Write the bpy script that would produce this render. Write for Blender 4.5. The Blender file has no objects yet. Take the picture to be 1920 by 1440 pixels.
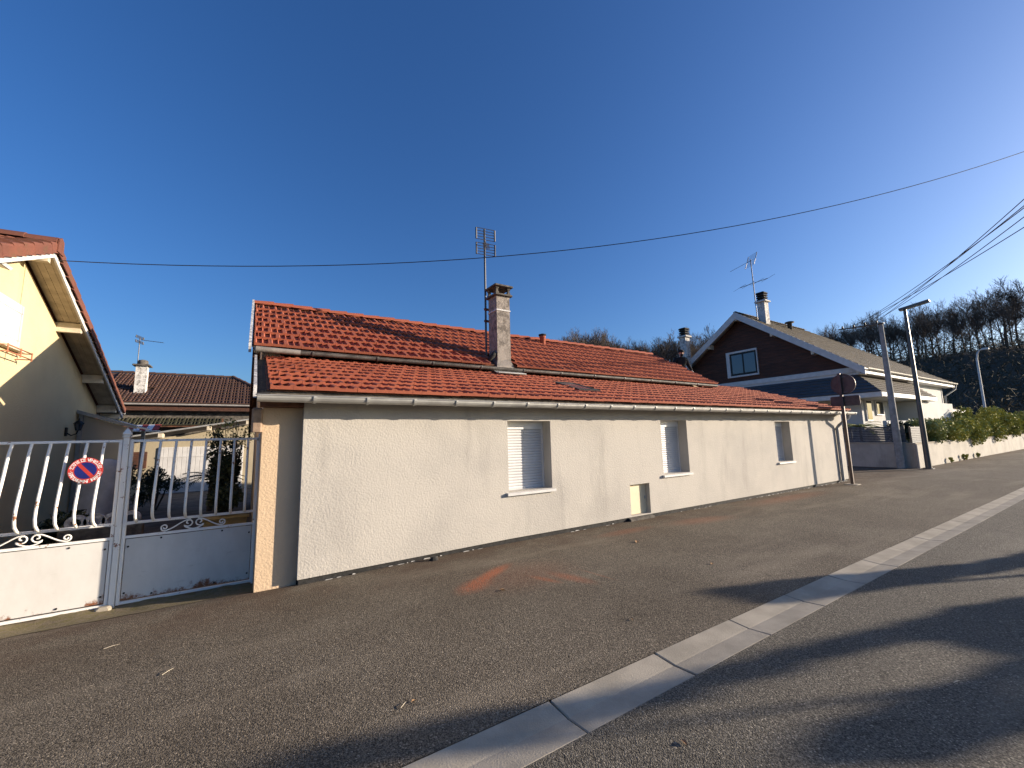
import bpy, math, random
import numpy as np
from mathutils import Vector, Matrix
random.seed(7); np.random.seed(7)
R_ = math.radians
scn = bpy.context.scene
col = scn.collection

# ------------------------------------------------------------------ camera
cam_d = bpy.data.cameras.new('camera'); cam = bpy.data.objects.new('camera', cam_d); col.objects.link(cam)
cam_d.sensor_width = 36; cam_d.lens = 36*774.67/1920; cam_d.clip_start = .05; cam_d.clip_end = 4000
_rt = Vector((.845013, -.534196, -.024249)); _up = Vector((-.048952, -.122431, .991269)); _fw = Vector((.532501, .836448, .129606))
cam.matrix_world = Matrix(((_rt.x, _up.x, -_fw.x, 0), (_rt.y, _up.y, -_fw.y, 0), (_rt.z, _up.z, -_fw.z, 1.65), (0, 0, 0, 1)))
scn.camera = cam
# ------------------------------------------------------------------ sky and sun
SUN_AZ = R_(116.5); SUN_EL = R_(11.8)
w = bpy.data.worlds.new('World'); scn.world = w; w.use_nodes = True
nt = w.node_tree; nt.nodes.clear()
sky = nt.nodes.new('ShaderNodeTexSky'); sky.sky_type = 'NISHITA'; sky.sun_disc = False
sky.sun_elevation = SUN_EL; sky.sun_rotation = SUN_AZ; sky.altitude = 300; sky.air_density = 1.0; sky.dust_density = 2.2; sky.ozone_density = 4.5
bg = nt.nodes.new('ShaderNodeBackground'); bg.inputs[1].default_value = .102
wo = nt.nodes.new('ShaderNodeOutputWorld')
hs = nt.nodes.new('ShaderNodeHueSaturation'); hs.inputs['Saturation'].default_value = 1.12; hs.inputs['Hue'].default_value = .509
nt.links.new(sky.outputs[0], hs.inputs['Color']); nt.links.new(hs.outputs[0], bg.inputs[0]); nt.links.new(bg.outputs[0], wo.inputs[0])
SD = Vector((math.sin(SUN_AZ)*math.cos(SUN_EL), math.cos(SUN_AZ)*math.cos(SUN_EL), math.sin(SUN_EL)))
sl = bpy.data.lights.new('sun', 'SUN'); so = bpy.data.objects.new('sun', sl); col.objects.link(so)
sl.energy = 5.0; sl.angle = R_(.42); sl.color = (1, .85, .68)
so.rotation_euler = (-SD).to_track_quat('-Z', 'Y').to_euler(); so.location = SD*60
scn.view_settings.view_transform = 'Standard'; scn.view_settings.look = 'None'
scn.view_settings.exposure = 1.0; scn.view_settings.gamma = 1

# ------------------------------------------------------------------ materials
def lin(c): return tuple((x/12.92 if x <= .04045 else ((x+.055)/1.055)**2.4) for x in c)
class NT:
    def __init__(s, name):
        s.m = bpy.data.materials.new(name); s.m.use_nodes = True; s.t = s.m.node_tree; s.n = s.t.nodes; s.l = s.t.links
        s.b = s.n['Principled BSDF']; s.geo = s.n.new('ShaderNodeNewGeometry')
    def noise(s, scale, detail=3, rough=.55, vec=None, dist=0):
        n = s.n.new('ShaderNodeTexNoise'); n.inputs['Scale'].default_value = scale; n.inputs['Detail'].default_value = detail
        n.inputs['Roughness'].default_value = rough; n.inputs['Distortion'].default_value = dist
        s.l.new(vec if vec is not None else s.geo.outputs['Position'], n.inputs['Vector']); return n.outputs[0]
    def vor(s, scale, vec=None, feature='F1'):
        n = s.n.new('ShaderNodeTexVoronoi'); n.inputs['Scale'].default_value = scale; n.feature = feature
        s.l.new(vec if vec is not None else s.geo.outputs['Position'], n.inputs['Vector']); return n
    def math(s, op, a, b=None, clamp=False):
        n = s.n.new('ShaderNodeMath'); n.operation = op; n.use_clamp = clamp
        for i, v in enumerate((a, b)):
            if v is None: continue
            if isinstance(v, (int, float)): n.inputs[i].default_value = v
            else: s.l.new(v, n.inputs[i])
        return n.outputs[0]
    def ramp(s, fac, lo, hi, a=0., b=1.):
        n = s.n.new('ShaderNodeMapRange'); n.interpolation_type = 'SMOOTHSTEP'
        n.inputs[1].default_value = lo; n.inputs[2].default_value = hi; n.inputs[3].default_value = a; n.inputs[4].default_value = b
        s.l.new(fac, n.inputs[0]); return n.outputs[0]
    def mix(s, fac, a, b, mode='MIX'):
        n = s.n.new('ShaderNodeMix'); n.data_type = 'RGBA'; n.blend_type = mode
        for i, v in ((0, fac), (6, a), (7, b)):
            if isinstance(v, (int, float)): n.inputs[i].default_value = v
            elif isinstance(v, tuple): n.inputs[i].default_value = (*v, 1)
            else: s.l.new(v, n.inputs[i])
        return n.outputs[2]
    def mapping(s, loc=(0, 0, 0), rot=(0, 0, 0), scale=(1, 1, 1), src=None, typ='POINT'):
        n = s.n.new('ShaderNodeMapping'); n.vector_type = typ
        n.inputs[1].default_value = loc; n.inputs[2].default_value = rot; n.inputs[3].default_value = scale
        s.l.new(src if src is not None else s.geo.outputs['Position'], n.inputs[0]); return n.outputs[0]
    def sep(s, v=None):
        n = s.n.new('ShaderNodeSeparateXYZ'); s.l.new(v if v is not None else s.geo.outputs['Position'], n.inputs[0]); return n.outputs
    def rand(s): n = s.n.new('ShaderNodeObjectInfo'); return n.outputs['Random']
    def bump(s, h, strength=.5, dist=.01, prev=None):
        n = s.n.new('ShaderNodeBump'); n.inputs['Strength'].default_value = strength; n.inputs['Distance'].default_value = dist
        s.l.new(h, n.inputs['Height'])
        if prev is not None: s.l.new(prev, n.inputs['Normal'])
        return n.outputs[0]
    def done(s, color=None, rough=.8, normal=None, metal=0, spec=.4):
        if color is not None:
            if isinstance(color, tuple): s.b.inputs['Base Color'].default_value = (*color, 1)
            else: s.l.new(color, s.b.inputs['Base Color'])
        if isinstance(rough, (int, float)): s.b.inputs['Roughness'].default_value = rough
        else: s.l.new(rough, s.b.inputs['Roughness'])
        s.b.inputs['Metallic'].default_value = metal; s.b.inputs['Specular IOR Level'].default_value = spec
        if normal is not None: s.l.new(normal, s.b.inputs['Normal'])
        return s.m
MAT = {}
def simple(name, c, var=.18, scale=6, rough=.7, bump=0, bscale=60, metal=0, spec=.4, c2=None, rnd=0, stretch=None):
    t = NT(name)
    vec = t.mapping(scale=stretch) if stretch else None
    n = t.noise(scale, 4, .6, vec)
    c2 = c2 or tuple(x*(1-var*2) for x in c)
    f = t.ramp(n, .3, .7)
    cc = t.mix(f, c2, c)
    if rnd: cc = t.mix(t.math('MULTIPLY', t.rand(), rnd), cc, tuple(x*.45 for x in c))
    nn = t.bump(t.noise(bscale, 4, .6), bump, .01) if bump else None
    MAT[name] = t.done(cc, rough, nn, metal, spec)
    return MAT[name]

def asphalt(name, ca, cb, patch, marks):
    t = NT(name)
    rv = t.mapping(rot=(.61, .47, .83)); g = t.noise(80, 3, .75, rv); v = t.vor(125, rv)
    f = t.ramp(g, .36, .66)
    c = t.mix(f, ca, cb)
    pv = t.n.new('ShaderNodeSeparateColor'); t.l.new(v.outputs['Color'], pv.inputs[0])
    c = t.mix(t.ramp(pv.outputs[0], .93, .99, 0, .6), c, tuple(min(1, x*2.4) for x in cb))
    c = t.mix(t.ramp(pv.outputs[1], .86, .96, 0, .65), c, tuple(x*.35 for x in ca))
    big = t.noise(.55, 5, .6)
    c = t.mix(t.ramp(big, .38, .62, 0, .75), c, patch, 'MULTIPLY')
    worn = t.noise(1.1, 4, .6, t.mapping(scale=(.22, 1, 1)))
    c = t.mix(t.ramp(worn, .50, .72, 0, .35), c, tuple(min(1, x*1.25) for x in cb))
    tar = t.math('MULTIPLY', t.ramp(t.noise(2.3, 6, .75, dist=.8), .60, .68), t.ramp(t.noise(18, 4, .7), .42, .6))
    c = t.mix(t.math('MULTIPLY', tar, .6), c, tuple(x*.55 for x in ca))
    mid = t.noise(5, 4, .65, dist=.6)
    c = t.mix(t.ramp(mid, .66, .8, 0, .55), c, (.45, .42, .40), 'MULTIPLY')
    if marks:
        # red-brown dust and moss washed along the house foot, and orange spray-paint marks
        X, Y, Z = t.sep()
        dirt = t.math('MULTIPLY', t.ramp(Y, 4.3, 6.0), t.ramp(t.noise(1.3, 5, .7), .34, .66))
        c = t.mix(t.math('MULTIPLY', dirt, .7), c, (.085, .05, .032))
        grain = t.ramp(t.noise(70, 3, .7), .36, .62)
        for (x, y, ang, lx, ly, a) in ((2.62, 4.68, 29, .50, .12, .95), (2.26, 4.44, 29, .34, .19, .7), (3.02, 4.12, -68, .26, .07, .55),
                                       (3.30, 3.98, -72, .38, .13, .5), (3.62, 3.90, -82, .36, .025, .35), (2.9, 4.4, 5, .9, .55, .18),
                                       (5.6, 5.25, 0, .8, .2, .3), (7.4, 5.0, -10, 1.0, .3, .3), (11.5, 5.3, 0, 2.2, .4, .3)):
            m = t.mapping((x, y, 0), (0, 0, R_(ang)), (lx, ly, 1), typ='TEXTURE')
            ln = t.n.new('ShaderNodeVectorMath'); ln.operation = 'LENGTH'
            xx, yy, zz = t.sep(m); cb2 = t.n.new('ShaderNodeCombineXYZ'); t.l.new(xx, cb2.inputs[0]); t.l.new(yy, cb2.inputs[1])
            t.l.new(cb2.outputs[0], ln.inputs[0])
            d = t.ramp(ln.outputs['Value'], .15, 1.15, 1, 0)
            c = t.mix(t.math('MULTIPLY', t.math('MULTIPLY', d, grain), a), c, (.50, .13, .045))
    nb = t.bump(t.math('ADD', g, t.math('MULTIPLY', v.outputs['Distance'], -.8)), .75, .012)
    nb = t.bump(mid, .25, .01, nb)
    MAT[name] = t.done(c, .88, nb, 0, .25)
asphalt('asphalt_path', (.050, .041, .030), (.252, .212, .158), (.74, .72, .70), True)
asphalt('asphalt_road', (.048, .043, .035), (.220, .196, .156), (.78, .78, .78), False)

def stucco(name, c, c2, bscale=44, bs=.25, stain=.22):
    t = NT(name)
    rv = t.mapping(rot=(.61, .47, .83)); n1 = t.noise(bscale, 2, .5, rv, .4); n2 = t.vor(bscale*.8, rv)
    f = t.ramp(t.noise(.9, 5, .65), .35, .72)
    cc = t.mix(f, c, c2)
    st = t.noise(1.6, 5, .65, t.mapping(scale=(1.2, 1.2, .22)))
    cc = t.mix(t.ramp(st, .52, .75, 0, stain), cc, tuple(x*.62 for x in c2))
    sp = t.noise(7, 5, .7)
    cc = t.mix(t.ramp(sp, .6, .78, 0, stain*.6), cc, tuple(x*.7 for x in c2))
    h = t.math('ADD', n1, t.math('MULTIPLY', n2.outputs['Distance'], -.5))
    nb = t.bump(h, bs, .02)
    MAT[name] = t.done(cc, .92, nb, 0, .2)
stucco('cream_render', (.465, .436, .388), (.395, .372, .336), stain=.40)
stucco('beige_render', (.56, .42, .28), (.50, .375, .255))
stucco('yellow_render', (.60, .49, .29), (.54, .43, .255), 55, .3, .2)
stucco('white_render', (.58, .57, .54), (.50, .49, .47), 40, .2, .2)
stucco('shed_render', (.40, .345, .24), (.34, .29, .20), 40, .2, .3)
stucco('garden_render', (.47, .44, .385), (.36, .335, .29), 30, .3, .6)
def tile_mat(name, c, c2, c3, moss=0.):
    t = NT(name)
    cc = t.mix(t.ramp(t.noise(1.1, 4, .6), .35, .7), c, c2)
    cell = t.vor(4.1); sc = t.n.new('ShaderNodeSeparateColor'); t.l.new(cell.outputs['Color'], sc.inputs[0])
    cc = t.mix(t.math('MULTIPLY', sc.outputs[0], .20), cc, c3)
    cc = t.mix(t.math('MULTIPLY', t.rand(), .22), cc, c3)
    cc = t.mix(t.ramp(t.noise(24, 4, .7), .5, .75, 0, .45), cc, tuple(x*.55 for x in c2))
    if moss: cc = t.mix(t.ramp(t.noise(3, 5, .7), .5, .72, 0, moss), cc, (.07, .075, .03))
    MAT[name] = t.done(cc, .82, t.bump(t.noise(120, 3), .15, .005), 0, .3)
tile_mat('red_tile', (.375, .108, .058), (.335, .092, .050), (.255, .075, .045))
tile_mat('brown_tile', (.105, .055, .04), (.08, .042, .032), (.05, .032, .028), .25)
tile_mat('mossy_tile', (.050, .048, .030), (.040, .038, .024), (.03, .03, .02), .5)  # mossy green, darkened in colour to stand for the shade below the brown roof
tile_mat('old_red_tile', (.19, .068, .042), (.145, .054, .036), (.08, .042, .033), .3)
tile_mat('grey_tile', (.115, .094, .070), (.085, .072, .055), (.055, .049, .040), .3)
tile_mat('slate_tile', (.10, .105, .115), (.075, .08, .09), (.05, .053, .06))
simple('concrete', (.43, .378, .295), .12, 3, .92, .3, 90, c2=(.32, .283, .220), spec=.15)
simple('joint', (.05, .045, .04), .2, 10, .95)
simple('zinc', (.43, .425, .40), .12, 5, .5, .05, 30, .35)
simple('dark_zinc', (.16, .15, .14), .25, 5, .55, .08, 30, .3)
simple('pvc_grey', (.42, .39, .36), .1, 5, .45)
simple('old_pvc', (.27, .24, .21), .15, 6, .6)
simple('white_pvc', (.60, .60, .60), .04, 3, .45)
simple('white_frame', (.78, .77, .74), .06, 3, .5)
simple('beige_panel', (.72, .62, .42), .08, 2, .6)
simple('flaky_paint', (.62, .61, .60), .35, 16, .85, .3, 30, c2=(.20, .19, .18))
simple('bitumen', (.035, .034, .033), .3, 12, .9, .4, 60)
simple('dark_wood', (.105, .040, .022), .3, 7, .75, .3, 30, c2=(.038, .018, .012), rnd=.5, stretch=(1, .25, 3))
simple('brown_wood', (.20, .09, .05), .3, 6, .8, .3, 40)
simple('cream_wood', (.66, .58, .44), .15, 5, .75, .1, 30)
simple('soffit_wood', (.50, .42, .31), .15, 5, .75, .1, 30, rnd=.3)
simple('white_paint', (.60, .59, .57), .07, 4, .6)
simple('black_iron', (.018, .018, .018), .2, 8, .5, metal=.3)
simple('galv', (.33, .34, .35), .15, 7, .45, metal=.6)
simple('lamp_grey', (.12, .115, .11), .15, 4, .4, metal=.5)
simple('sign_back', (.13, .095, .08), .2, 5, .5, metal=.3)
simple('pole_concrete', (.33, .325, .31), .15, 6, .85, .25, 50)
simple('cable', (.03, .03, .035), .1, 4, .6)
simple('bark', (.10, .078, .060), .25, 3, .95, .4, 20)
simple('bark_hill', (.16, .122, .09), .3, .3, .95)
simple('wood_floor', (.11, .085, .056), .35, .25, 1, c2=(.065, .055, .038))
simple('brush', (.13, .10, .066), .35, .6, .95, c2=(.075, .068, .042))
simple('soil', (.13, .105, .075), .3, 1.5, .95, .4, 20)
simple('moss', (.15, .125, .045), .4, 14, 1, .9, 45, c2=(.20, .155, .10))
simple('leaf_green', (.40, .385, .095), .3, 1.2, .75, c2=(.22, .23, .06), spec=.2)
simple('leaf_yellow', (.40, .40, .14), .3, 1.5, .6, c2=(.16, .19, .05))
simple('leaf_dark', (.035, .052, .022), .3, 1.5, .6, c2=(.02, .03, .014))
simple('leaf_red', (.085, .055, .035), .3, 2, .7)
simple('dead_leaf', (.42, .24, .11), .25, 30, .8, .3, 60)
simple('paving', (.10, .085, .07), .3, 3, .9, .3, 40)
simple('tarp', (.48, .49, .51), .15, 4, .6, .3, 6)
simple('terracotta', (.42, .17, .09), .2, 6, .85)
simple('yellow_pot', (.40, .30, .12), .2, 6, .8)
simple('cloth_dark', (.012, .012, .014), .3, 20, .95, .2, 90)
simple('skin', (.46, .26, .19), .1, 20, .6)
simple('glove', (.30, .29, .27), .1, 20, .8)
simple('sign_red', (.52, .045, .035), .15, 12, .5)
simple('sign_blue', (.012, .018, .16), .15, 12, .5)
simple('sign_white', (.78, .76, .74), .05, 12, .5)
simple('red_cloth', (.42, .06, .05), .2, 6, .85)
simple('slate_slat', (.13, .135, .145), .25, 9, .7, .2, 40, rnd=.5)
simple('corbel_stone', (.34, .24, .17), .2, 9, .95, .3, 40)
simple('crumb', (.40, .385, .355), .15, 30, .9)
def chimney_mat(name, c):
    t = NT(name)
    n = t.noise(9, 6, .75); n2 = t.noise(2.2, 5, .7, t.mapping(scale=(1, 1, .45)))
    f = t.math('MULTIPLY', t.ramp(n, .40, .62), t.ramp(n2, .32, .6))
    cc = t.mix(f, c, (.13, .115, .10))
    MAT[name] = t.done(cc, .95, t.bump(t.noise(45, 5, .7), .5, .02), 0, .2)
chimney_mat('sooty_render', (.31, .275, .24))
chimney_mat('sooty_white', (.66, .64, .60))
simple('dark_concrete', (.14, .125, .105), .3, 8, .95, .4, 40, c2=(.05, .045, .040))
def rust_paint(name):
    t = NT(name)
    X, Y, Z = t.sep()
    n = t.noise(11, 6, .75); n2 = t.noise(2.4, 5, .7, t.mapping(scale=(1, 1, .5)))
    low = t.ramp(Z, -.15, .06, .20, 0)           # rust creeps up from the wet lower edge
    f = t.ramp(t.math('ADD', t.math('MULTIPLY', t.math('ADD', n, n2), .5), low), .62, .72)
    cc = t.mix(t.ramp(n2, .3, .7), (.64, .62, .58), (.56, .54, .50))
    cc = t.mix(f, cc, (.20, .07, .025))
    d = t.noise(4, 5, .8, t.mapping(scale=(.5, 1, 2.5)))
    cc = t.mix(t.ramp(d, .60, .72, 0, .35), cc, (.35, .33, .30))
    MAT[name] = t.done(cc, .55, t.bump(n, .08, .01), 0, .4)
rust_paint('gate_paint')
def bar_paint():
    t = NT('bar_paint')
    f = t.ramp(t.noise(9, 5, .75), .60, .66)
    cc = t.mix(f, (.78, .76, .71), (.22, .09, .04))
    MAT['bar_paint'] = t.done(cc, .55, None, 0, .4)
bar_paint()
def glass(name, c, rough=.08, trans=0., spec=.9):
    t = NT(name); t.b.inputs['Transmission Weight'].default_value = trans; t.b.inputs['IOR'].default_value = 1.45
    MAT[name] = t.done(c, rough, None, 0, spec)
glass('pane', (.045, .06, .085)); glass('dark_pane', (.012, .014, .017), .05, 0., .12); glass('dusty_sheet', (.55, .53, .48), .35, .65)

# ------------------------------------------------------------------ mesh helpers
ORG = {}
def tag(o, label=None, cat=None, group=None, kind=None):
    if label: o['label'] = label
    if cat: o['category'] = cat
    if group: o['group'] = group
    if kind: o['kind'] = kind
    return o
def root(name, loc, label, cat, group=None):
    o = bpy.data.objects.new(name, None); col.objects.link(o); o.location = loc; o.empty_display_size = .2
    ORG[o] = Vector(loc); return tag(o, label, cat, group)
class MB:
    def __init__(s): s.v = []; s.f = []; s.smooth = set()
    def add(s, vs, fs, smooth=False):
        b = len(s.v); s.v += [tuple(v) for v in vs]
        for f in fs:
            if smooth: s.smooth.add(len(s.f))
            s.f.append(tuple(i+b for i in f))
        return s
    def box(s, x0, x1, y0, y1, z0, z1):
        v = [(x, y, z) for z in (z0, z1) for y in (y0, y1) for x in (x0, x1)]
        return s.add(v, [(0, 2, 3, 1), (4, 5, 7, 6), (0, 1, 5, 4), (2, 6, 7, 3), (0, 4, 6, 2), (1, 3, 7, 5)])
    def bevbox(s, x0, x1, y0, y1, z0, z1, b=.01):
        # box with chamfered vertical and top edges
        def ring(z, i):
            return [(x0+i, y0+i+b, z), (x0+i+b, y0+i, z), (x1-i-b, y0+i, z), (x1-i, y0+i+b, z), (x1-i, y1-i-b, z), (x1-i-b, y1-i, z), (x0+i+b, y1-i, z), (x0+i, y1-i-b, z)]
        v = ring(z0, 0)+ring(z1-b, 0)+ring(z1, b)
        f = [(i, (i+1) % 8, 8+(i+1) % 8, 8+i) for i in range(8)]+[(8+i, 8+(i+1) % 8, 16+(i+1) % 8, 16+i) for i in range(8)]
        return s.add(v, f+[tuple(range(16, 24)), tuple(range(7, -1, -1))])
    def prism(s, pts, vec):
        n = len(pts); v = [Vector(p) for p in pts]; v2 = [p+Vector(vec) for p in v]
        return s.add(v+v2, [tuple(range(n-1, -1, -1)), tuple(range(n, 2*n))]+[(i, (i+1) % n, n+(i+1) % n, n+i) for i in range(n)])
    def slab(s, p0, p1, p2, p3, th):
        # sloped slab: four top corners (ccw seen from above) and a thickness along the normal
        a, b, c, d = map(Vector, (p0, p1, p2, p3)); n = (b-a).cross(d-a).normalized()
        return s.prism([p-n*th for p in (a, b, c, d)], n*th)
    def tube(s, pts, r, n=8, cap=True, smooth=True):
        P = [Vector(p) for p in pts]; k = len(P); rr = r if isinstance(r, (list, tuple)) else [r]*k
        t0 = (P[1]-P[0]).normalized(); ref = Vector((0, 0, 1)) if abs(t0.z) < .9 else Vector((1, 0, 0))
        nrm = t0.cross(ref).normalized(); rings = []
        for i in range(k):
            t = (P[min(i+1, k-1)]-P[max(i-1, 0)]).normalized()
            nrm = (nrm-t*nrm.dot(t)).normalized(); b = t.cross(nrm)
            rings += [P[i]+(nrm*math.cos(2*math.pi*j/n)+b*math.sin(2*math.pi*j/n))*rr[i] for j in range(n)]
        f = [(i*n+j, i*n+(j+1) % n, (i+1)*n+(j+1) % n, (i+1)*n+j) for i in range(k-1) for j in range(n)]
        s.add(rings, f, smooth)
        if cap: s.add(rings[:n], [tuple(range(n-1, -1, -1))]); s.add(rings[-n:], [tuple(range(n))])
        return s
    def sweep(s, prof, pts, closed=False):
        # profile (y,z offsets) swept along the x axis through pts (world)
        n = len(prof); v = []
        for p in pts: v += [(p[0], p[1]+a, p[2]+b) for a, b in prof]
        m = n if closed else n-1
        return s.add(v, [(i*n+j, i*n+(j+1) % n, (i+1)*n+(j+1) % n, (i+1)*n+j) for i in range(len(pts)-1) for j in range(m)])
    def lathe(s, prof, c, n=16, smooth=True):
        v = [(c[0]+r*math.cos(2*math.pi*j/n), c[1]+r*math.sin(2*math.pi*j/n), c[2]+z) for r, z in prof for j in range(n)]
        k = len(prof)
        s.add(v, [(i*n+j, i*n+(j+1) % n, (i+1)*n+(j+1) % n, (i+1)*n+j) for i in range(k-1) for j in range(n)], smooth)
        return s.add(v[:n], [tuple(range(n-1, -1, -1))]).add(v[-n:], [tuple(range(n))])
    def mesh(s, name, mat, off=None):
        me = bpy.data.meshes.new(name); o = off or Vector((0, 0, 0))
        me.from_pydata([(v[0]-o[0], v[1]-o[1], v[2]-o[2]) for v in s.v], [], s.f); me.materials.append(MAT[mat])
        if s.smooth:
            fl = np.zeros(len(s.f), dtype=bool); fl[list(s.smooth)] = True; me.polygons.foreach_set('use_smooth', fl)
        me.update(); return me
    def build(s, name, mat, parent=None):
        off = ORG.get(parent, Vector((0, 0, 0)))
        o = bpy.data.objects.new(name, s.mesh(name, mat, off)); col.objects.link(o)
        if parent is not None: o.parent = parent; ORG[o] = off
        return o
def inst(name, me, loc, parent, rot=(0, 0, 0), scale=(1, 1, 1)):
    o = bpy.data.objects.new(name, me); col.objects.link(o); o.parent = parent
    o.location = Vector(loc)-ORG.get(parent, Vector((0, 0, 0))); o.rotation_euler = rot; o.scale = scale; ORG[o] = ORG.get(parent, Vector((0, 0, 0)))
    return o
def box(name, mat, parent, *a): return MB().box(*a).build(name, mat, parent)
def single(name, mb, mat, label, cat, group=None, base=None):
    """a thing that is one mesh, origin at its base"""
    b = base or (np.mean([v[0] for v in mb.v]), np.mean([v[1] for v in mb.v]), min(v[2] for v in mb.v))
    o = bpy.data.objects.new(name, mb.mesh(name, mat, Vector(b))); o.location = b; col.objects.link(o)
    return tag(o, label, cat, group)
def sm(t): t = max(0, min(1, t)); return t*t*(3-2*t)
def zg(x, y):
    l = sm((2.8-x)/2.5)
    return l*(-.055*sm((y-3.6)/2.1)-.14*sm((y-5.82)/.85))-.035*sm((y-5.2)/.65)*(1-.7*l)
def np_mesh(name, V, F, mat, k):
    """fast mesh from numpy: V (n,3), F (m,k)"""
    me = bpy.data.meshes.new(name); me.vertices.add(len(V)); me.vertices.foreach_set('co', np.asarray(V, dtype=np.float32).ravel())
    me.loops.add(len(F)*k); me.loops.foreach_set('vertex_index', np.asarray(F, dtype=np.int32).ravel())
    me.polygons.add(len(F)); me.polygons.foreach_set('loop_start', np.arange(0, len(F)*k, k, dtype=np.int32)); me.polygons.foreach_set('loop_total', np.full(len(F), k, dtype=np.int32))
    me.materials.append(MAT[mat]); me.update(calc_edges=True); return me
def leaf_mesh(name, P, size, mat, asp=.5, droop=0., flat=0., fold=.25):
    """folded leaves (two quads each) at points P"""
    n = len(P); rng = np.random
    d = rng.normal(size=(n, 3)); d[:, 2] = d[:, 2]*(1-flat)-droop; d /= np.linalg.norm(d, axis=1)[:, None]
    a = rng.normal(size=(n, 3)); a = np.cross(d, a); a /= np.linalg.norm(a, axis=1)[:, None]; nn = np.cross(d, a)
    s = (np.asarray(size)*rng.uniform(.6, 1.35, n))[:, None]
    b0 = P-d*s*.5; t0 = P+d*s*.5; m = P+nn*s*(-fold*.3)
    l = P+a*s*asp*.5+nn*s*fold*.3; r = P-a*s*asp*.5+nn*s*fold*.3
    V = np.concatenate([b0, l, t0, r], 0).reshape(4, n, 3).transpose(1, 0, 2).reshape(-1, 3)
    i = np.arange(n)[:, None]*4
    F = np.concatenate([np.hstack([i, i+1, i+2]), np.hstack([i, i+2, i+3])], 0)
    return np_mesh(name, V, F, mat, 3)
def mesh_obj(name, me, parent=None, loc=(0, 0, 0)):
    o = bpy.data.objects.new(name, me); col.objects.link(o); o.location = loc
    if parent is not None: o.parent = parent; o.location = Vector(loc)-ORG[parent]; ORG[o] = ORG[parent]
    return o

# ================================================================== GROUND
def grid_sheet(name, xs, ys, zf, mat):
    V = np.array([(x, y, zf(x, y)) for y in ys for x in xs]); nx = len(xs)
    i = np.array([[a+b*nx, a+1+b*nx, a+1+(b+1)*nx, a+(b+1)*nx] for b in range(len(ys)-1) for a in range(nx-1)])
    me = np_mesh(name, V, i, mat, 4); me.polygons.foreach_set('use_smooth', np.ones(len(i), dtype=bool))
    return tag(mesh_obj(name, me), kind='structure')
CHY0, CHY1 = 1.945, 2.305
grid_sheet('ground', np.linspace(-1500, 1500, 7), np.linspace(-1500, 1500, 7), lambda x, y: -.45, 'soil')
xs = [-60, -30, -12, -8]+list(np.arange(-6, 18.1, .4))+[20, 24, 30, 40, 60, 90, 130]
grid_sheet('pavement', xs, [CHY1]+list(np.arange(2.6, 7.3, .25))+[9, 12, 20, 32], lambda x, y: zg(x, y), 'asphalt_path')
grid_sheet('road', xs, [-1.9, -1, 0, 1, CHY0], lambda x, y: .002-.02*min(1, abs(y-CHY0)/3), 'asphalt_road')
# drainage channel of dished concrete stones, one metre each
ch = bpy.data.objects.new('road_gutter', MB().box(-42, 122, CHY0+.004, CHY1-.004, -.2, -.045).mesh('road_gutter', 'joint')); col.objects.link(ch); tag(ch, kind='structure')
ORG[ch] = Vector((0, 0, 0))
def channel_mesh(k):
    b = MB(); W = CHY1-CHY0-.006; prof = [(0, -.04), (.0, -.003), (.004, .001), (W*.46, -.011), (W*.50, -.0125), (W*.54, -.0105), (W-.004, .001), (W, -.003), (W, -.04)]
    n = len(prof); L = .988; xs = [0, .006, L-.006, L]; v = []
    for i, x in enumerate(xs):
        dz = -.006 if i in (0, 3) else 0
        v += [(x+random.uniform(-.002, .002), a, z+(dz if z > -.03 else 0)) for a, z in prof]
    b.add(v, [(i*n+j, (i+1)*n+j, (i+1)*n+j+1, i*n+j+1) for i in range(3) for j in range(n-1)])
    b.add(v[:n], [tuple(range(n))]); b.add(v[-n:], [tuple(range(n-1, -1, -1))])
    return b.mesh('channel_stone', 'concrete')
chm = [channel_mesh(k) for k in range(4)]
for i in range(-30, 60):
    # joints fall on x = 1.70 + k metres
    inst('channel_stone', chm[i % 4], (.697+i+random.uniform(-.004, .004), CHY0+.003, random.uniform(-.002, .001)), ch, (random.uniform(-.004, .004), 0, random.uniform(-.003, .003)))
# moss and dirt wedge at the foot of the gate
def moss_strip():
    xs = np.arange(-3.4, .3, .07); ys = np.linspace(0, 1, 8); V = []
    for x in xs:
        edge = 6.12-.03*math.sin(x*5)-.10*max(0, -x-1.0)+.03*math.sin(x*17)
        for t in ys:
            y = edge+(6.95-edge)*t
            V.append((x, y, zg(x, y)+.004+.045*sm(t*1.4)*(.7+.3*math.sin(x*9+t*4))+random.uniform(0, .012)*t))
    n = len(ys); F = [(i*n+j, (i+1)*n+j, (i+1)*n+j+1, i*n+j+1) for i in range(len(xs)-1) for j in range(n-1)]
    o = mesh_obj('moss_verge', np_mesh('moss_verge', V, F, 'moss', 4)); tag(o, 'mossy dirt banked along the foot of the white gate', 'moss', kind='stuff')
moss_strip()
# courtyard paving behind the gate
grid_sheet('courtyard_paving', [-7, -5, -3.41, -2, -1, .13, 1.5, 4], [6.95, 7.5, 8.5, 10, 12, 14, 17, 20, 24], lambda x, y: -.185+.155*sm((y-7)/5), 'paving')
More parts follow.
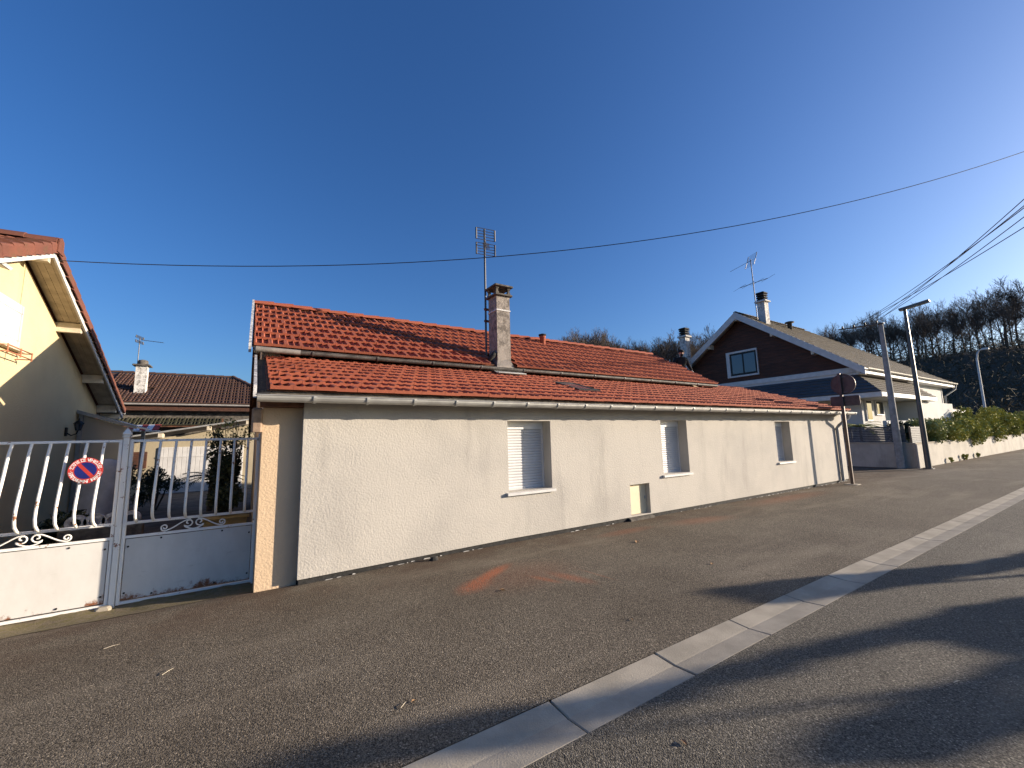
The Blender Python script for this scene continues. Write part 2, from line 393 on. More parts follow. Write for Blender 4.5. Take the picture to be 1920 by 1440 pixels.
# wooded hill
def hz(x, y):
    r = math.hypot(x, y); a = math.degrees(math.atan2(y, x))
    env = sm((a+8)/12)*sm((66-a)/14)
    return -.4+17.5*sm((r-52)/78)*env
def hill():
    rs = [45, 55, 65, 75, 85, 95, 105, 115, 125, 135, 150, 175, 210]; an = np.arange(-10, 72, 2.)
    V = [(r*math.cos(R_(a)), r*math.sin(R_(a)), hz(r*math.cos(R_(a)), r*math.sin(R_(a)))-.02+(random.uniform(-.4, .4) if r > 60 else 0)) for a in an for r in rs]
    n = len(rs); F = [(i*n+j, i*n+j+1, (i+1)*n+j+1, (i+1)*n+j) for i in range(len(an)-1) for j in range(n-1)]
    tag(mesh_obj('hill', np_mesh('hill', V, F, 'wood_floor', 4)), kind='structure')
hill()

# ================================================================== ROOF TILES
TW, TL, TEX = .245, .40, .335
def tile_mesh(name, mat, w=TW, L=TL, seed=0):
    """interlocking clay tile: two sunken panels, a middle rib, a ribbed side lap, a closed lower lip"""
    us = [0, .09, .16, .40, .48, .56, .80, .86, 1.0]
    hs = [.012, .014, -.022, -.025, .014, -.022, -.025, .014, .017]
    b = MB(); rows = []
    for v, k, lift in ((0, 0, .056), (.035, .25, .054), (.062, 1, .052), (L, 1, .014)):
        rows.append([(u*w, v, lift+(h if k == 1 else (h*k if h < 0 else h))) for u, h in zip(us, hs)])
    n = len(us); vs = [p for r in rows for p in r]
    b.add(vs, [(i*n+j, i*n+j+1, (i+1)*n+j+1, (i+1)*n+j) for i in range(3) for j in range(n-1)])
    fr = [(u*w, 0, .012) for u in us]
    b.add(fr+rows[0], [(j, j+1, n+j+1, n+j) for j in range(n-1)])
    # right flank
    b.add([rows[0][-1], rows[-1][-1], (w, L, -.01), (w, 0, .010)], [(0, 3, 2, 1)])
    return b.mesh(name, mat)
def tile_field(parent, me, x0, x1f, y0, z0, m, nrows, w=TW, ex=TEX, jitter=.004, skip=None, half=True):
    """list of (location, rotation) for courses laid from the eave up"""
    out = []; a = math.atan(m); c, s = math.cos(a), math.sin(a)
    for r in range(nrows):
        d = r*ex; y = y0+d*c; z = z0+d*s; off = (w*.5 if (r % 2 and half) else 0)
        xe = x1f(r); xx = x0; first = True
        while xx+w*.5 <= xe:
            ww = w*.5 if (first and off) else w; first = False
            if not (skip and skip(xx+ww/2, y+.2)):
                out.append(((xx+random.uniform(-jitter, jitter), y, z+random.uniform(-.003, .004)), (a+random.uniform(-.006, .006), random.uniform(-.008, .008), random.uniform(-.012, .012)), ww/w))
            xx += ww
    return out
def join_tiles(name, me, items, parent):
    co = np.empty(len(me.vertices)*3, dtype=np.float32); me.vertices.foreach_get('co', co); co = co.reshape(-1, 3)
    polys = [tuple(p.vertices) for p in me.polygons]; F = np.array(polys); nv = len(co)
    from mathutils import Euler
    V = []; FF = []
    for i, (l, r, sx) in enumerate(items):
        Rm = np.array(Euler(r).to_matrix()); V.append((co*np.array((sx, 1, 1)))@Rm.T+np.array(l)); FF.append(F+i*nv)
    off = np.array(ORG[parent])
    me2 = np_mesh(name, np.concatenate(V)-off, np.concatenate(FF), 'red_tile', F.shape[1]); me2.materials.clear(); me2.materials.append(me.materials[0])
    o = bpy.data.objects.new(name, me2); col.objects.link(o); o.parent = parent; ORG[o] = ORG[parent]; return o

# ================================================================== MAIN HOUSE
YW = 5.90
H = root('long_house', (8.5, 7.5, 0), 'long low cream house with red two-step tiled roof along the street', 'house')
wins = [(3.645, 4.543, .770, 1.935), (7.555, 8.465, .793, 1.956), (12.46, 13.31, .808, 1.932)]
hatch = (6.49, 7.07, .058, .66)
def front_wall():
    b = MB(); XA, XB, ZA, ZB = .585, 16.95, .038, 2.19
    ops = [(*w_, .26) for w_ in wins]+[(*hatch, .13)]
    xs = sorted({XA, XB, *[o[0] for o in ops], *[o[1] for o in ops]}); zs = sorted({ZA, ZB, *[o[2] for o in ops], *[o[3] for o in ops]})
    for i in range(len(xs)-1):
        for j in range(len(zs)-1):
            cx, cz = (xs[i]+xs[i+1])/2, (zs[j]+zs[j+1])/2
            if any(o[0] < cx < o[1] and o[2] < cz < o[3] for o in ops): continue
            zl0 = lambda x: -.004 if x < 1 else ZA
            b.add([(xs[i], YW, zs[j] if j else zl0(xs[i])), (xs[i+1], YW, zs[j] if j else zl0(xs[i+1])), (xs[i+1], YW, zs[j+1]), (xs[i], YW, zs[j+1])], [(0, 1, 2, 3)])
    for x0, x1, z0, z1, d in ops:
        y0, y1 = YW, YW+d
        b.add([(x0, y0, z0), (x0, y1, z0), (x0, y1, z1), (x0, y0, z1)], [(0, 1, 2, 3)])
        b.add([(x1, y0, z0), (x1, y1, z0), (x1, y1, z1), (x1, y0, z1)], [(3, 2, 1, 0)])
        b.add([(x0, y0, z1), (x1, y0, z1), (x1, y1, z1), (x0, y1, z1)], [(3, 2, 1, 0)])
        b.add([(x0, y0, z0), (x1, y0, z0), (x1, y1, z0), (x0, y1, z0)], [(0, 1, 2, 3)])
        b.add([(x0-.1, y1, z0-.1), (x1+.1, y1, z0-.1), (x1+.1, y1, z1+.1), (x0-.1, y1, z1+.1)], [(0, 1, 2, 3)])
    b.add([(XA, YW, -.004), (XA, 6.03, -.004), (XA, 6.03, ZB), (XA, YW, ZB)], [(3, 2, 1, 0)])
    b.add([(XB, YW, ZA), (XB, 6.6, ZA), (XB, 6.6, ZB), (XB, YW, ZB)], [(0, 1, 2, 3)])
    b.add([(XA, YW, -.004), (3.645, YW, ZA), (XB, YW, ZA), (XB, 6.03, ZA), (3.645, 6.03, ZA), (XA, 6.03, -.004)], [(5, 4, 1, 0), (4, 3, 2, 1)])
    return b.build('wall', 'cream_render', H)
front_wall()
# old beige wall behind the new render, seen at the gate side
b = MB()
b.prism([(.14, 6.03, -.3), (.585, 6.03, -.3), (.585, 6.03, 2.10), (.14, 6.03, 2.10)], (0, .6, 0))
o = b.build('old_wall', 'beige_render', H); tag(o, 'old beige strip of wall beside the gate')
b = MB()   # gable wall facing the courtyard and the rest of the core, closed below the roofs
b.prism([(.141, 6.04, -.3), (.141, 6.04, 2.25), (.141, 8.4, 3.10), (.141, 10.65, 4.62), (.141, 14.4, 2.1), (.141, 14.4, -.3)], (.3, 0, 0))
b.box(.45, 13.3, 14.1, 14.4, -.3, 2.1)
b.box(16.6, 16.935, 6.61, 9.3, -.3, 2.2); b.box(13.3, 13.55, 9.3, 14.4, -.3, 2.1)
b.prism([(13.3, 8.4, 2.1), (13.3, 8.4, 3.0), (13.3, 10.65, 4.6), (13.3, 14.35, 2.1)], (.25, 0, 0))
b.box(.45, 16.9, 6.64, 6.8, -.3, 2.2)
b.build('gable_wall', 'beige_render', H)
b = MB(); b.box(.585, 16.9, 6.035, 6.3, -.3, .033); b.build('plinth', 'bitumen', H)
b = MB()
b.box(.60, 16.93, 5.93, 6.034, -.25, .034); b.build('footing_strip', 'bitumen', H)
# broken white render crumbs along the foot of the wall
b = MB(); x = .62
while x < 16.8:
    L = random.uniform(.02, .16); h = random.uniform(.003, .012)*(1.3 if random.random() < .2 else 1)
    if random.random() < (.5 if x < 6.3 or x > 7.2 else .3):
        y = 5.905+random.uniform(-.012, .01); z = zg(x, y)
        b.add([(x, y, z-.01), (x+L, y, z-.01), (x+L*.8, y+.012, z+h), (x+L*.25, y+.01, z+h*1.3), (x, y+.03, z-.01), (x+L, y+.03, z-.01)], [(0, 1, 2, 3), (3, 2, 5, 4), (0, 3, 4), (1, 5, 2)])
    x += L+random.uniform(.0, .07)
tag(b.build('render_crumbs', 'crumb', H), kind='stuff')
# lintel beam and corbel over the beige strip
box('lintel', 'brown_wood', H, .10, .583, 5.88, 6.028, 2.105, 2.2)
b = MB(); b.bevbox(.02, .138, 5.99, 6.2, 1.80, 2.10, .02); b.build('corbel', 'corbel_stone', H)
# windows: sill, roller shutter with slats, guide frame, shutter box
SLH = .048
def slat_mesh(w_):
    pr = [(-.004, 0), (-.011, .008), (-.013, .022), (-.011, .036), (-.003, .045), (.006, .045), (.006, 0)]
    return MB().sweep(pr, [(0, 0, 0), (w_, 0, 0)], True).mesh('slat', 'white_pvc')
for (x0, x1, z0, z1) in wins:
    y1 = YW+.258
    b = MB().bevbox(x0+.002, x1-.002, y1-.042, y1-.003, z1-.135, z1-.002, .006); sh = b.build('roller_shutter', 'white_frame', H)
    for a in (x0+.001, x1-.033): MB().box(a, a+.032, y1-.03, y1-.004, z0, z1-.137).build('guide_rail', 'white_frame', sh)
    sme = slat_mesh(x1-x0-.068); z = z0+.012; zt = z1-.137
    b = MB().box(x0+.034, x1-.034, y1-.022, y1-.006, z0+.001, z0+.012); b.build('bottom_bar', 'white_pvc', sh)
    while z+SLH < zt:
        inst('slat', sme, (x0+.034, y1-.012, z), sh); z += SLH
    box('slat', 'white_pvc', sh, x0+.034, x1-.034, y1-.016, y1-.006, z, zt)
    b = MB(); b.prism([(x0-.045, YW-.055, z0-.055), (x0-.045, YW-.055, z0-.012), (x0-.045, YW+.25, z0+.004), (x0-.045, YW+.25, z0-.055)], (x1-x0+.09, 0, 0))
    b.build('sill', 'white_paint', H)
x0, x1, z0, z1 = hatch
hp = MB().bevbox(x0+.003, x1-.003, YW+.10, YW+.127, z0+.004, z1-.004, .004).build('hatch', 'beige_panel', H)
MB().bevbox(x1-.07, x1-.045, YW+.085, YW+.10, .34, .40, .004).build('latch', 'zinc', hp)
b = MB(); b.prism([(6.42, 5.928, -.12), (6.42, 5.928, .03), (7.12, 5.928, .03), (7.12, 5.928, -.12)], (0, -.075, -.03)); b.build('threshold', 'dark_concrete', H)

# ---- lower roof
M1 = .318; A1 = math.atan(M1); EY, EZ = 5.60, 2.285
def zl(y): return EZ+M1*(y-EY)
XR1 = 16.92
deck = MB().slab((.16, EY+.05, zl(EY+.05)-.01), (XR1, EY+.05, zl(EY+.05)-.01), (XR1, 8.5, zl(8.5)-.01), (.16, 8.5, zl(8.5)-.01), .05)
deck.slab((13.65, 8.5, zl(8.5)-.01), (XR1, 8.5, zl(8.5)-.01), (XR1, 9.45, zl(9.45)-.01), (13.65, 9.45, zl(9.45)-.01), .05)
roof1 = deck.build('lower_roof', 'brown_wood', H)
SKY = (5.80, 6.42, 6.52, 7.40)   # skylight
skip = lambda x, y: SKY[0]-.03 < x < SKY[1]+.03 and SKY[2]-.05 < y < SKY[3]+.05
tile_me = [tile_mesh('tile', 'red_tile', seed=k) for k in range(1)][0]
low = [t for t in tile_field(roof1, tile_me, .185, lambda r: XR1 if r < 9 else XR1, EY-.02, zl(EY-.02), M1, 12, skip=skip) if t[0][1] < 8.15 or t[0][0] > 13.6]
# ---- upper roof
M2 = .592; A2 = math.atan(M2); UY, UZ = 8.24, 3.345
def zu(y): return UZ+M2*(y-UY)
RY = 10.68; XR2 = 13.62; M2B = .68; YBK = 14.7
deck = MB().slab((-.02, UY+.05, zu(UY+.05)-.01), (XR2, UY+.05, zu(UY+.05)-.01), (XR2, RY, zu(RY)-.01), (-.02, RY, zu(RY)-.01), .05)
deck.slab((XR2, YBK, zu(RY)-.01-M2B*(YBK-RY)), (-.02, YBK, zu(RY)-.01-M2B*(YBK-RY)), (-.02, RY, zu(RY)-.012), (XR2, RY, zu(RY)-.012), .05)
roof2 = deck.build('upper_roof', 'brown_wood', H)
chim_skip = lambda x, y: 4.72 < x < 5.4 and y < 8.75
NR2 = 8
EX2 = (RY-.12-UY)/math.cos(A2)/NR2
upp = tile_field(roof2, tile_me, .0, lambda r: XR2+[.0, -.1, .06, -.05, .0, .1, -.06, .02][r % 8], UY-.02, zu(UY-.02), M2, NR2, ex=EX2, skip=chim_skip)
C0 = Vector((0, 0, 1.65))
allt = [(roof1, t) for t in low]+[(roof2, t) for t in upp]
allt.sort(key=lambda q: (Vector(q[1][0])-C0).length)
for pr, (l, r, sx) in allt[:300]: inst('tile', tile_me, l, pr, r, (sx, 1, 1))
for pr in (roof1, roof2):
    rest = [t for q, t in allt[300:] if q is pr]
    tag(join_tiles('tile_field', tile_me, rest, pr), kind='stuff')
# ridge tiles
rp = []
L = .42
for k, (xo, s_) in enumerate(((0, 1.08), (L, .84))):
    rp.append([(xo, math.cos(t)*.125*s_, math.sin(t)*.10*s_+.0) for t in np.linspace(0, math.pi, 9)])
b = MB(); b.add(rp[0]+rp[1], [(j, j+1, 9+j+1, 9+j) for j in range(8)], True)
b.add([(0, y*.9, z*.9) for _, y, z in rp[0]]+rp[0], [(j, 9+j, 9+j+1, j+1) for j in range(8)])
ridge_me = b.mesh('ridge_tile', 'red_tile')
for k in range(int((XR2+.1)/.395)):
    inst('ridge_tile', ridge_me, (-.05+(k+1)*.395, RY, zu(RY)+.0+random.uniform(-.004, .006)), roof2, (0, random.uniform(-.01, .025), math.pi+random.uniform(-.01, .01)))
# rake boards, flashing
b = MB(); b.prism([(.02, EY+.0, zl(EY)-.10), (.02, EY+.0, zl(EY)+.05), (.02, 8.2, zl(8.2)+.07), (.02, 8.2, zl(8.2)-.12)], (.035, 0, 0))
b.build('rake_board', 'flaky_paint', H)
b = MB(); b.prism([(-.075, UY-.05, zu(UY)-.14), (-.075, UY-.05, zu(UY)+.03), (-.075, RY, zu(RY)+.10), (-.075, RY, zu(RY)-.12)], (.04, 0, 0)); b.build('rake_board', 'flaky_paint', H)
b = MB(); b.slab((.058, EY-.01, zl(EY)-.055), (.19, EY-.01, zl(EY)-.035), (.19, 8.2, zl(8.2)-.0), (.058, 8.2, zl(8.2)-.03), .01); b.build('flashing', 'bitumen', H)
b = MB(); b.slab((-.03, UY-.02, zu(UY)-.03), (.02, UY-.02, zu(UY)-.02), (.02, RY, zu(RY)-.01), (-.03, RY, zu(RY)-.02), .01); b.build('flashing', 'bitumen', H)
b = MB(); b.prism([(-.01, 8.2, 3.0), (-.01, RY, zu(RY)-.15), (-.01, RY+3.9, zu(RY)-.15-M2B*3.9), (-.01, RY+3.9, zu(RY)-.3-M2B*3.9), (-.01, RY, zu(RY)-.35), (-.01, 8.2, 2.75)], (.05, 0, 0)); b.build('barge_board', 'dark_wood', H)
# fascia and soffit
box('fascia', 'dark_concrete', H, .10, 16.9, EY+.055, EY+.08, 2.20, 2.275)
box('soffit', 'dark_concrete', H, .10, 16.9, EY+.081, 5.897, 2.193, 2.215)
# gutters
def gutter(name, xa, xb, y, z, r, mat, step, first, thick=.004, br=True):
    ang = np.linspace(math.pi, 2*math.pi, 9)
    prof = [(-r-.006, .010), (-r-.010, .002), (-r, 0)]+[(math.cos(t)*r, math.sin(t)*r) for t in ang[1:]]+[(r, .02)]+[(r-thick, .02)]+[(math.cos(t)*(r-thick), math.sin(t)*(r-thick)) for t in ang[::-1]][:-1]
    n = len(prof); pts = [(xa, y, z), (xb, y, z)]
    g = MB().sweep(prof, pts, True)
    cap = [(math.cos(t)*r, math.sin(t)*r) for t in ang]
    for x in (xa+.002, xb-.002): g.add([(x, y+a, z+c) for a, c in cap], [tuple(range(9)), tuple(range(8, -1, -1))])
    o = g.build(name, mat, H)
    if br:
        rr = r+.011; bp = [(math.cos(t)*rr, math.sin(t)*rr) for t in np.linspace(math.pi*.97, 2*math.pi, 10)]+[(math.cos(t)*(r+.0005), math.sin(t)*(r+.0005)) for t in np.linspace(2*math.pi, math.pi*.97, 10)]
        bme = MB().sweep(bp, [(0, 0, 0), (.034, 0, 0)], True)
        bme.add([(0, a, c) for a, c in bp], [tuple(range(len(bp)))]).add([(.034, a, c) for a, c in bp], [tuple(range(len(bp)-1, -1, -1))])
        bme = bme.mesh('gutter_bracket', mat); x = first
        while x < xb-.1: inst('gutter_bracket', bme, (x, y, z), o); x += step
    return o
gutter('gutter', .06, 17.0, 5.535, 2.205, .072, 'zinc', .625, .64)
gutter('upper_gutter', .0, 13.55, 8.155, 3.275, .062, 'dark_zinc', 1.15, .9)
b = MB().tube([(.03, 8.03, 3.24), (.70, 8.0, 3.225)], .048, 14, False)
b.tube([(.70, 8.0, 3.225), (.03, 8.03, 3.24)], .040, 14, False); b.tube([(.05, 8.15, 3.23), (.05, 8.02, 3.24)], .05, 12)
ring = [(.701, 8.0+math.cos(t)*r_, 3.225+math.sin(t)*r_) for r_ in (.040, .048) for t in np.linspace(0, 2*math.pi, 14, False)]
b.add(ring, [(j, (j+1) % 14, 14+(j+1) % 14, 14+j) for j in range(14)])
b.build('overflow_pipe', 'old_pvc', H)
# downpipe at the far end
dp = MB().tube([(16.52, 5.535, 2.14), (16.52, 5.545, 2.06), (16.40, 5.80, 1.80), (16.36, 5.845, 1.72), (16.36, 5.845, .02)], .045, 12).build('downpipe', 'zinc', H)
for z in (1.66, .25): MB().tube([(16.36, 5.845, z), (16.36, 5.845, z+.04)], .051, 12).build('collar', 'zinc', dp)
# skylight in the lower roof
def lp(x, y, d=0): return (x, y-math.sin(A1)*d, zl(y)+math.cos(A1)*d)
b = MB()
for (xa, xb, ya, yb) in ((SKY[0], SKY[1], SKY[2], SKY[2]+.09), (SKY[0], SKY[1], SKY[3]-.09, SKY[3]), (SKY[0], SKY[0]+.08, SKY[2]+.09, SKY[3]-.09), (SKY[1]-.08, SKY[1], SKY[2]+.09, SKY[3]-.09)):
    b.slab(lp(xa, ya, .06), lp(xb, ya, .06), lp(xb, yb, .06), lp(xa, yb, .06), .07)
sk = b.build('skylight', 'bitumen', H)
MB().slab(lp(SKY[0]+.078, SKY[2]+.088, .052), lp(SKY[1]-.078, SKY[2]+.088, .052), lp(SKY[1]-.078, SKY[3]-.088, .052), lp(SKY[0]+.078, SKY[3]-.088, .052), .02).build('glass_pane', 'pane', sk)
# chimney
CX0, CX1, CY0, CY1 = 4.90, 5.27, 8.30, 8.70
ct = MB()
for z0, z1, g0, g1 in ((3.20, 3.34, .07, .05), (3.34, 3.50, .05, .0), (3.50, 4.72, .0, 0)):
    v = [(x, y, z0) for x, y in ((CX0-g0, CY0-g0), (CX1+g0, CY0-g0), (CX1+g0, CY1+g0), (CX0-g0, CY1+g0))]+[(x, y, z1) for x, y in ((CX0-g1, CY0-g1), (CX1+g1, CY0-g1), (CX1+g1, CY1+g1), (CX0-g1, CY1+g1))]
    ct.add(v, [(0, 1, 5, 4), (1, 2, 6, 5), (2, 3, 7, 6), (3, 0, 4, 7)])
ct.box(CX0, CX1, CY0, CY1, 4.75, 5.10)
chm_o = ct.build('chimney', 'sooty_render', H)
MB().bevbox(CX0-.014, CX1+.014, CY0-.014, CY1+.014, 4.715, 4.752, .008).build('band', 'white_render', chm_o)
cap = MB().bevbox(CX0-.06, CX1+.06, CY0-.06, CY1+.06, 5.095, 5.14, .012).build('cap_base', 'dark_concrete', chm_o)
for x in (CX0-.02, CX1-.06):
    for y in (CY0-.02, CY1-.06):
        b = MB(); b.prism([(x, y, 5.14), (x+.08, y, 5.14), (x+.08, y+.08, 5.14), (x, y+.08, 5.14)], (0, 0, .05)); b.box(x+.012, x+.068, y+.012, y+.068, 5.19, 5.27); b.prism([(x, y, 5.27), (x+.08, y, 5.27), (x+.08, y+.08, 5.27), (x, y+.08, 5.27)], (0, 0, .05)); b.build('cap_leg', 'dark_concrete', chm_o)
MB().bevbox(CX0-.075, CX1+.075, CY0-.075, CY1+.075, 5.32, 5.365, .015).build('cap_slab', 'dark_concrete', chm_o)
b = MB().slab((4.70, 7.98, 3.13), (5.50, 7.98, 3.13), (5.50, 8.30, 3.27), (4.70, 8.30, 3.27), .015); b.tube([(4.72, 7.98, 3.14), (5.48, 7.98, 3.14)], .02, 6); b.build('chimney_flashing', 'zinc', chm_o)
b = MB().tube([(4.74, 8.42, 3.50), (4.80, 8.34, 3.60), (4.86, 8.38, 3.66)], .06, 6); b.build('flashing_fold', 'bitumen', chm_o)
# clay vent on the ridge side and the small dark cowl beyond it
vp = MB().lathe([(.09, -.1), (.09, .22), (.105, .23), (.105, .27), (.0, .27)], (7.75, 10.30, zu(10.3)), 12).build('vent_pot', 'red_tile', H)
MB().lathe([(.10, .272), (.125, .29), (.125, .33), (.02, .36)], (7.75, 10.30, zu(10.3)), 12).build('vent_cap', 'bitumen', vp)
b = MB(); b.lathe([(.10, -.6), (.10, .12), (.15, .13), (.02, .30)], (8.0, 11.35, zu(10.68)-.1), 10); b.build('roof_cowl', 'bitumen', H)

# ================================================================== AERIAL ON THE MAIN HOUSE
def mast_tree(name, base, top, label, r=.022):
    t = root(name, base, label, 'antenna'); MB().tube([base, top], r, 8).build('mast', 'lamp_grey', t); return t
an = mast_tree('tv_antenna', (4.86, 8.78, 3.62), (4.86, 8.78, 6.98), 'tall television antenna on a mast behind the sooty chimney', .027)
for z in (4.52, 4.82): MB().box(4.80, 4.93, 8.715, 8.76, z, z+.05).build('mast_clamp', 'brown_wood', an)
def uhf(t, c, boom, side, up, n_dir=9, L=.95, refl=(.62, .32)):
    """grid-reflector television aerial: boom with directors, two reflector grids"""
    c = Vector(c); bo = Vector(boom).normalized(); sd = Vector(side).normalized(); u = Vector(up).normalized()
    MB().tube([c, c+bo*L], .012, 6).build('boom', 'lamp_grey', t)
    for k in range(n_dir):
        p = c+bo*(L*(.25+.75*k/(n_dir-1))); MB().tube([p-sd*.085, p+sd*.085], .007, 4).build('director', 'lamp_grey', t)
    for s in (1, -1):
        g = MB(); w_, h_ = refl; h0 = .05
        for i in range(5): g.tube([c+u*s*(h0+h_*i/4)-sd*w_/2-bo*.12*i/4*0, c+u*s*(h0+h_*i/4)+sd*w_/2], .009, 4)
        for q in (-1, 1): g.tube([c+u*s*h0+sd*q*w_/2, c+u*s*(h0+h_)+sd*q*w_/2+bo*.02], .022, 5)
        tag(g.build('reflector', 'lamp_grey', t), kind='stuff')
uhf(an, (4.86, 8.72, 6.62), (-.25, -.5, -.5), (1, -.15, 0), (0, 0, 1), 7, .55, (.50, .30))

# ================================================================== GATE
GY = 6.79; GK = GY/6.10
def gx(x): return x*GK
def gzz(z): return 1.65+(z-1.65)*GK
def bar_path(x, z0=gzz(.855), z1=gzz(1.715)):
    pr = [(0, 0), (.04, -.012), (.08, -.03), (.15, -.055), (.22, -.075), (.34, -.10), (.48, -.135), (.62, -.175), (.74, -.20), (.84, -.205), (.92, -.18), (.97, -.12), (1, -.05)]
    return [(x, GY+d, z1+(z0-z1)*s) for s, d in pr]
def spiral(c, r0, r1, a0, turns, n=26, sx=1):
    return [(c[0]+sx*(r0+(r1-r0)*k/n)*math.cos(a0+turns*2*math.pi*k/n), GY-.005, c[2]+(r0+(r1-r0)*k/n)*math.sin(a0+turns*2*math.pi*k/n)) for k in range(n+1)]
def leaf(xa, xb, bars, label, cx, latch):
    g = root('gate_leaf', ((xa+xb)/2, GY, gzz(.02)), label, 'gate', 'two leaves of the white driveway gate')
    r = .018
    for z, nm in ((gzz(1.72), 'top_rail'), (gzz(.845), 'rail'), (gzz(.700), 'rail'), (gzz(.035), 'bottom_rail')):
        MB().bevbox(xa, xb, GY-r, GY+r, z-.014, z+.014, .004).build(nm, 'bar_paint', g)
    for x in (xa, xb): MB().bevbox(x-.017, x+.017, GY-.019, GY+.019, gzz(.02), gzz(1.735), .004).build('stile', 'bar_paint', g)
    pm = MB().tube(bar_path(0), .0150, 8)
    pme = pm.mesh('bar', 'bar_paint')
    for x in bars: inst('bar', pme, (x, 0, 0), g)
    MB().bevbox(xa+.025, xb-.025, GY-.008, GY-.003, gzz(.062), gzz(.678), .001).build('panel', 'gate_paint', g)
    bolt = MB().lathe([(.011, 0), (.011, .006), (.007, .010)], (0, 0, 0), 8).mesh('bolt', 'black_iron')
    for x, z in ((xa+.05, .60), (xb-.05, .60), (xa+.05, .13), (xb-.05, .13), (xa+.35, .655), (xb-.35, .655), (xa+.3, .085), (xb-.4, .085)):
        inst('bolt', bolt, (x, GY-.008, gzz(z)), g, (math.pi/2, 0, 0))
    zc = gzz(.772)
    for s in (-1, 1):   # wrought scrolls: a heart of two spirals and two long S curls
        hp_ = spiral((cx+s*.056, 0, zc+.018), .010, .052, -math.pi/2, 1.15, sx=s)
        e = hp_[-1]
        hp_ += [(cx+s*(.112-.112*k/6)+0, GY-.005, zc-.015-.048*math.sin(math.pi/2*k/6)) for k in range(1, 7)]
        MB().tube(hp_, .0085, 6).build('scroll', 'bar_paint', g)
        S = [(cx+s*(.035+.255*k/10), GY-.005, zc+.060-.112*sm(k/10)) for k in range(11)]
        sp = spiral((cx+s*.29, 0, zc-.014), .040, .010, -math.pi/2, 1.3, sx=s)
        MB().tube(S[:-1]+sp, .0085, 6).build('scroll', 'bar_paint', g)
    return g
lb = [-2.229+.133*k for k in range(8)]
lb = [-1.963-.133*2+.1335*k for k in range(8)]
leaf(gx(-2.36), gx(-1.165), [gx(q) for q in lb], 'sunlit white gate leaf carrying the round parking sign, rust along its foot', gx(-1.765), True)
leaf(gx(-1.075), gx(.105), [gx(-.971+.1387*k) for k in range(8)], 'shaded white gate leaf between the gate post and the beige wall', gx(-.478), False)
PX = gx(-1.12)
g = root('gate_post', (PX, GY, -.2), 'white square gate post with pointed finial between the two leaves', 'gate post')
MB().bevbox(PX-.028, PX+.028, GY-.034, GY+.020, -.25, gzz(1.76), .006).build('shaft', 'bar_paint', g)
b = MB(); cx_, cy_ = PX, GY-.007; zt_ = gzz(1.76)
for z0, r0, z1, r1 in ((0, .038, .017, .038), (.017, .022, .04, .040), (.04, .040, .117, .001)):
    b.add([(cx_+a*r0, cy_+c*r0, zt_+z0) for a, c in ((-1, -1), (1, -1), (1, 1), (-1, 1))]+[(cx_+a*r1, cy_+c*r1, zt_+z1) for a, c in ((-1, -1), (1, -1), (1, 1), (-1, 1))], [(0, 1, 5, 4), (1, 2, 6, 5), (2, 3, 7, 6), (3, 0, 4, 7), (3, 2, 1, 0), (4, 5, 6, 7)])
b.build('finial', 'bar_paint', g)
b = MB().bevbox(PX-.12, PX+.02, GY-.13, GY-.03, -.25, -.135, .02); b.build('stop_block', 'concrete', g)
g = root('gate_jamb', (.12, 6.84, -.2), 'thin white metal jamb post standing against the beige wall', 'post')
MB().bevbox(.118, .140, 6.76, 6.82, -.25, 1.80, .003).build('shaft', 'white_frame', g)
MB().bevbox(.104, .118, 6.74, 6.76, 1.70, 1.74, .002).build('hinge', 'galv', g)
tag(MB().box(-3.3, .135, 6.85, 6.96, -.4, -.17).build('gate_threshold', 'dark_concrete'), kind='structure')
g = root('gate_pier', (-2.82, 6.8, -.2), 'square cream gate pier at the outer end of the lit leaf', 'pier')
MB().bevbox(-2.94, -2.66, 6.66, 6.94, -.3, 1.9, .01).build('shaft', 'cream_render', g); MB().bevbox(-2.98, -2.62, 6.62, 6.98, 1.9, 1.97, .02).build('cap', 'concrete', g)
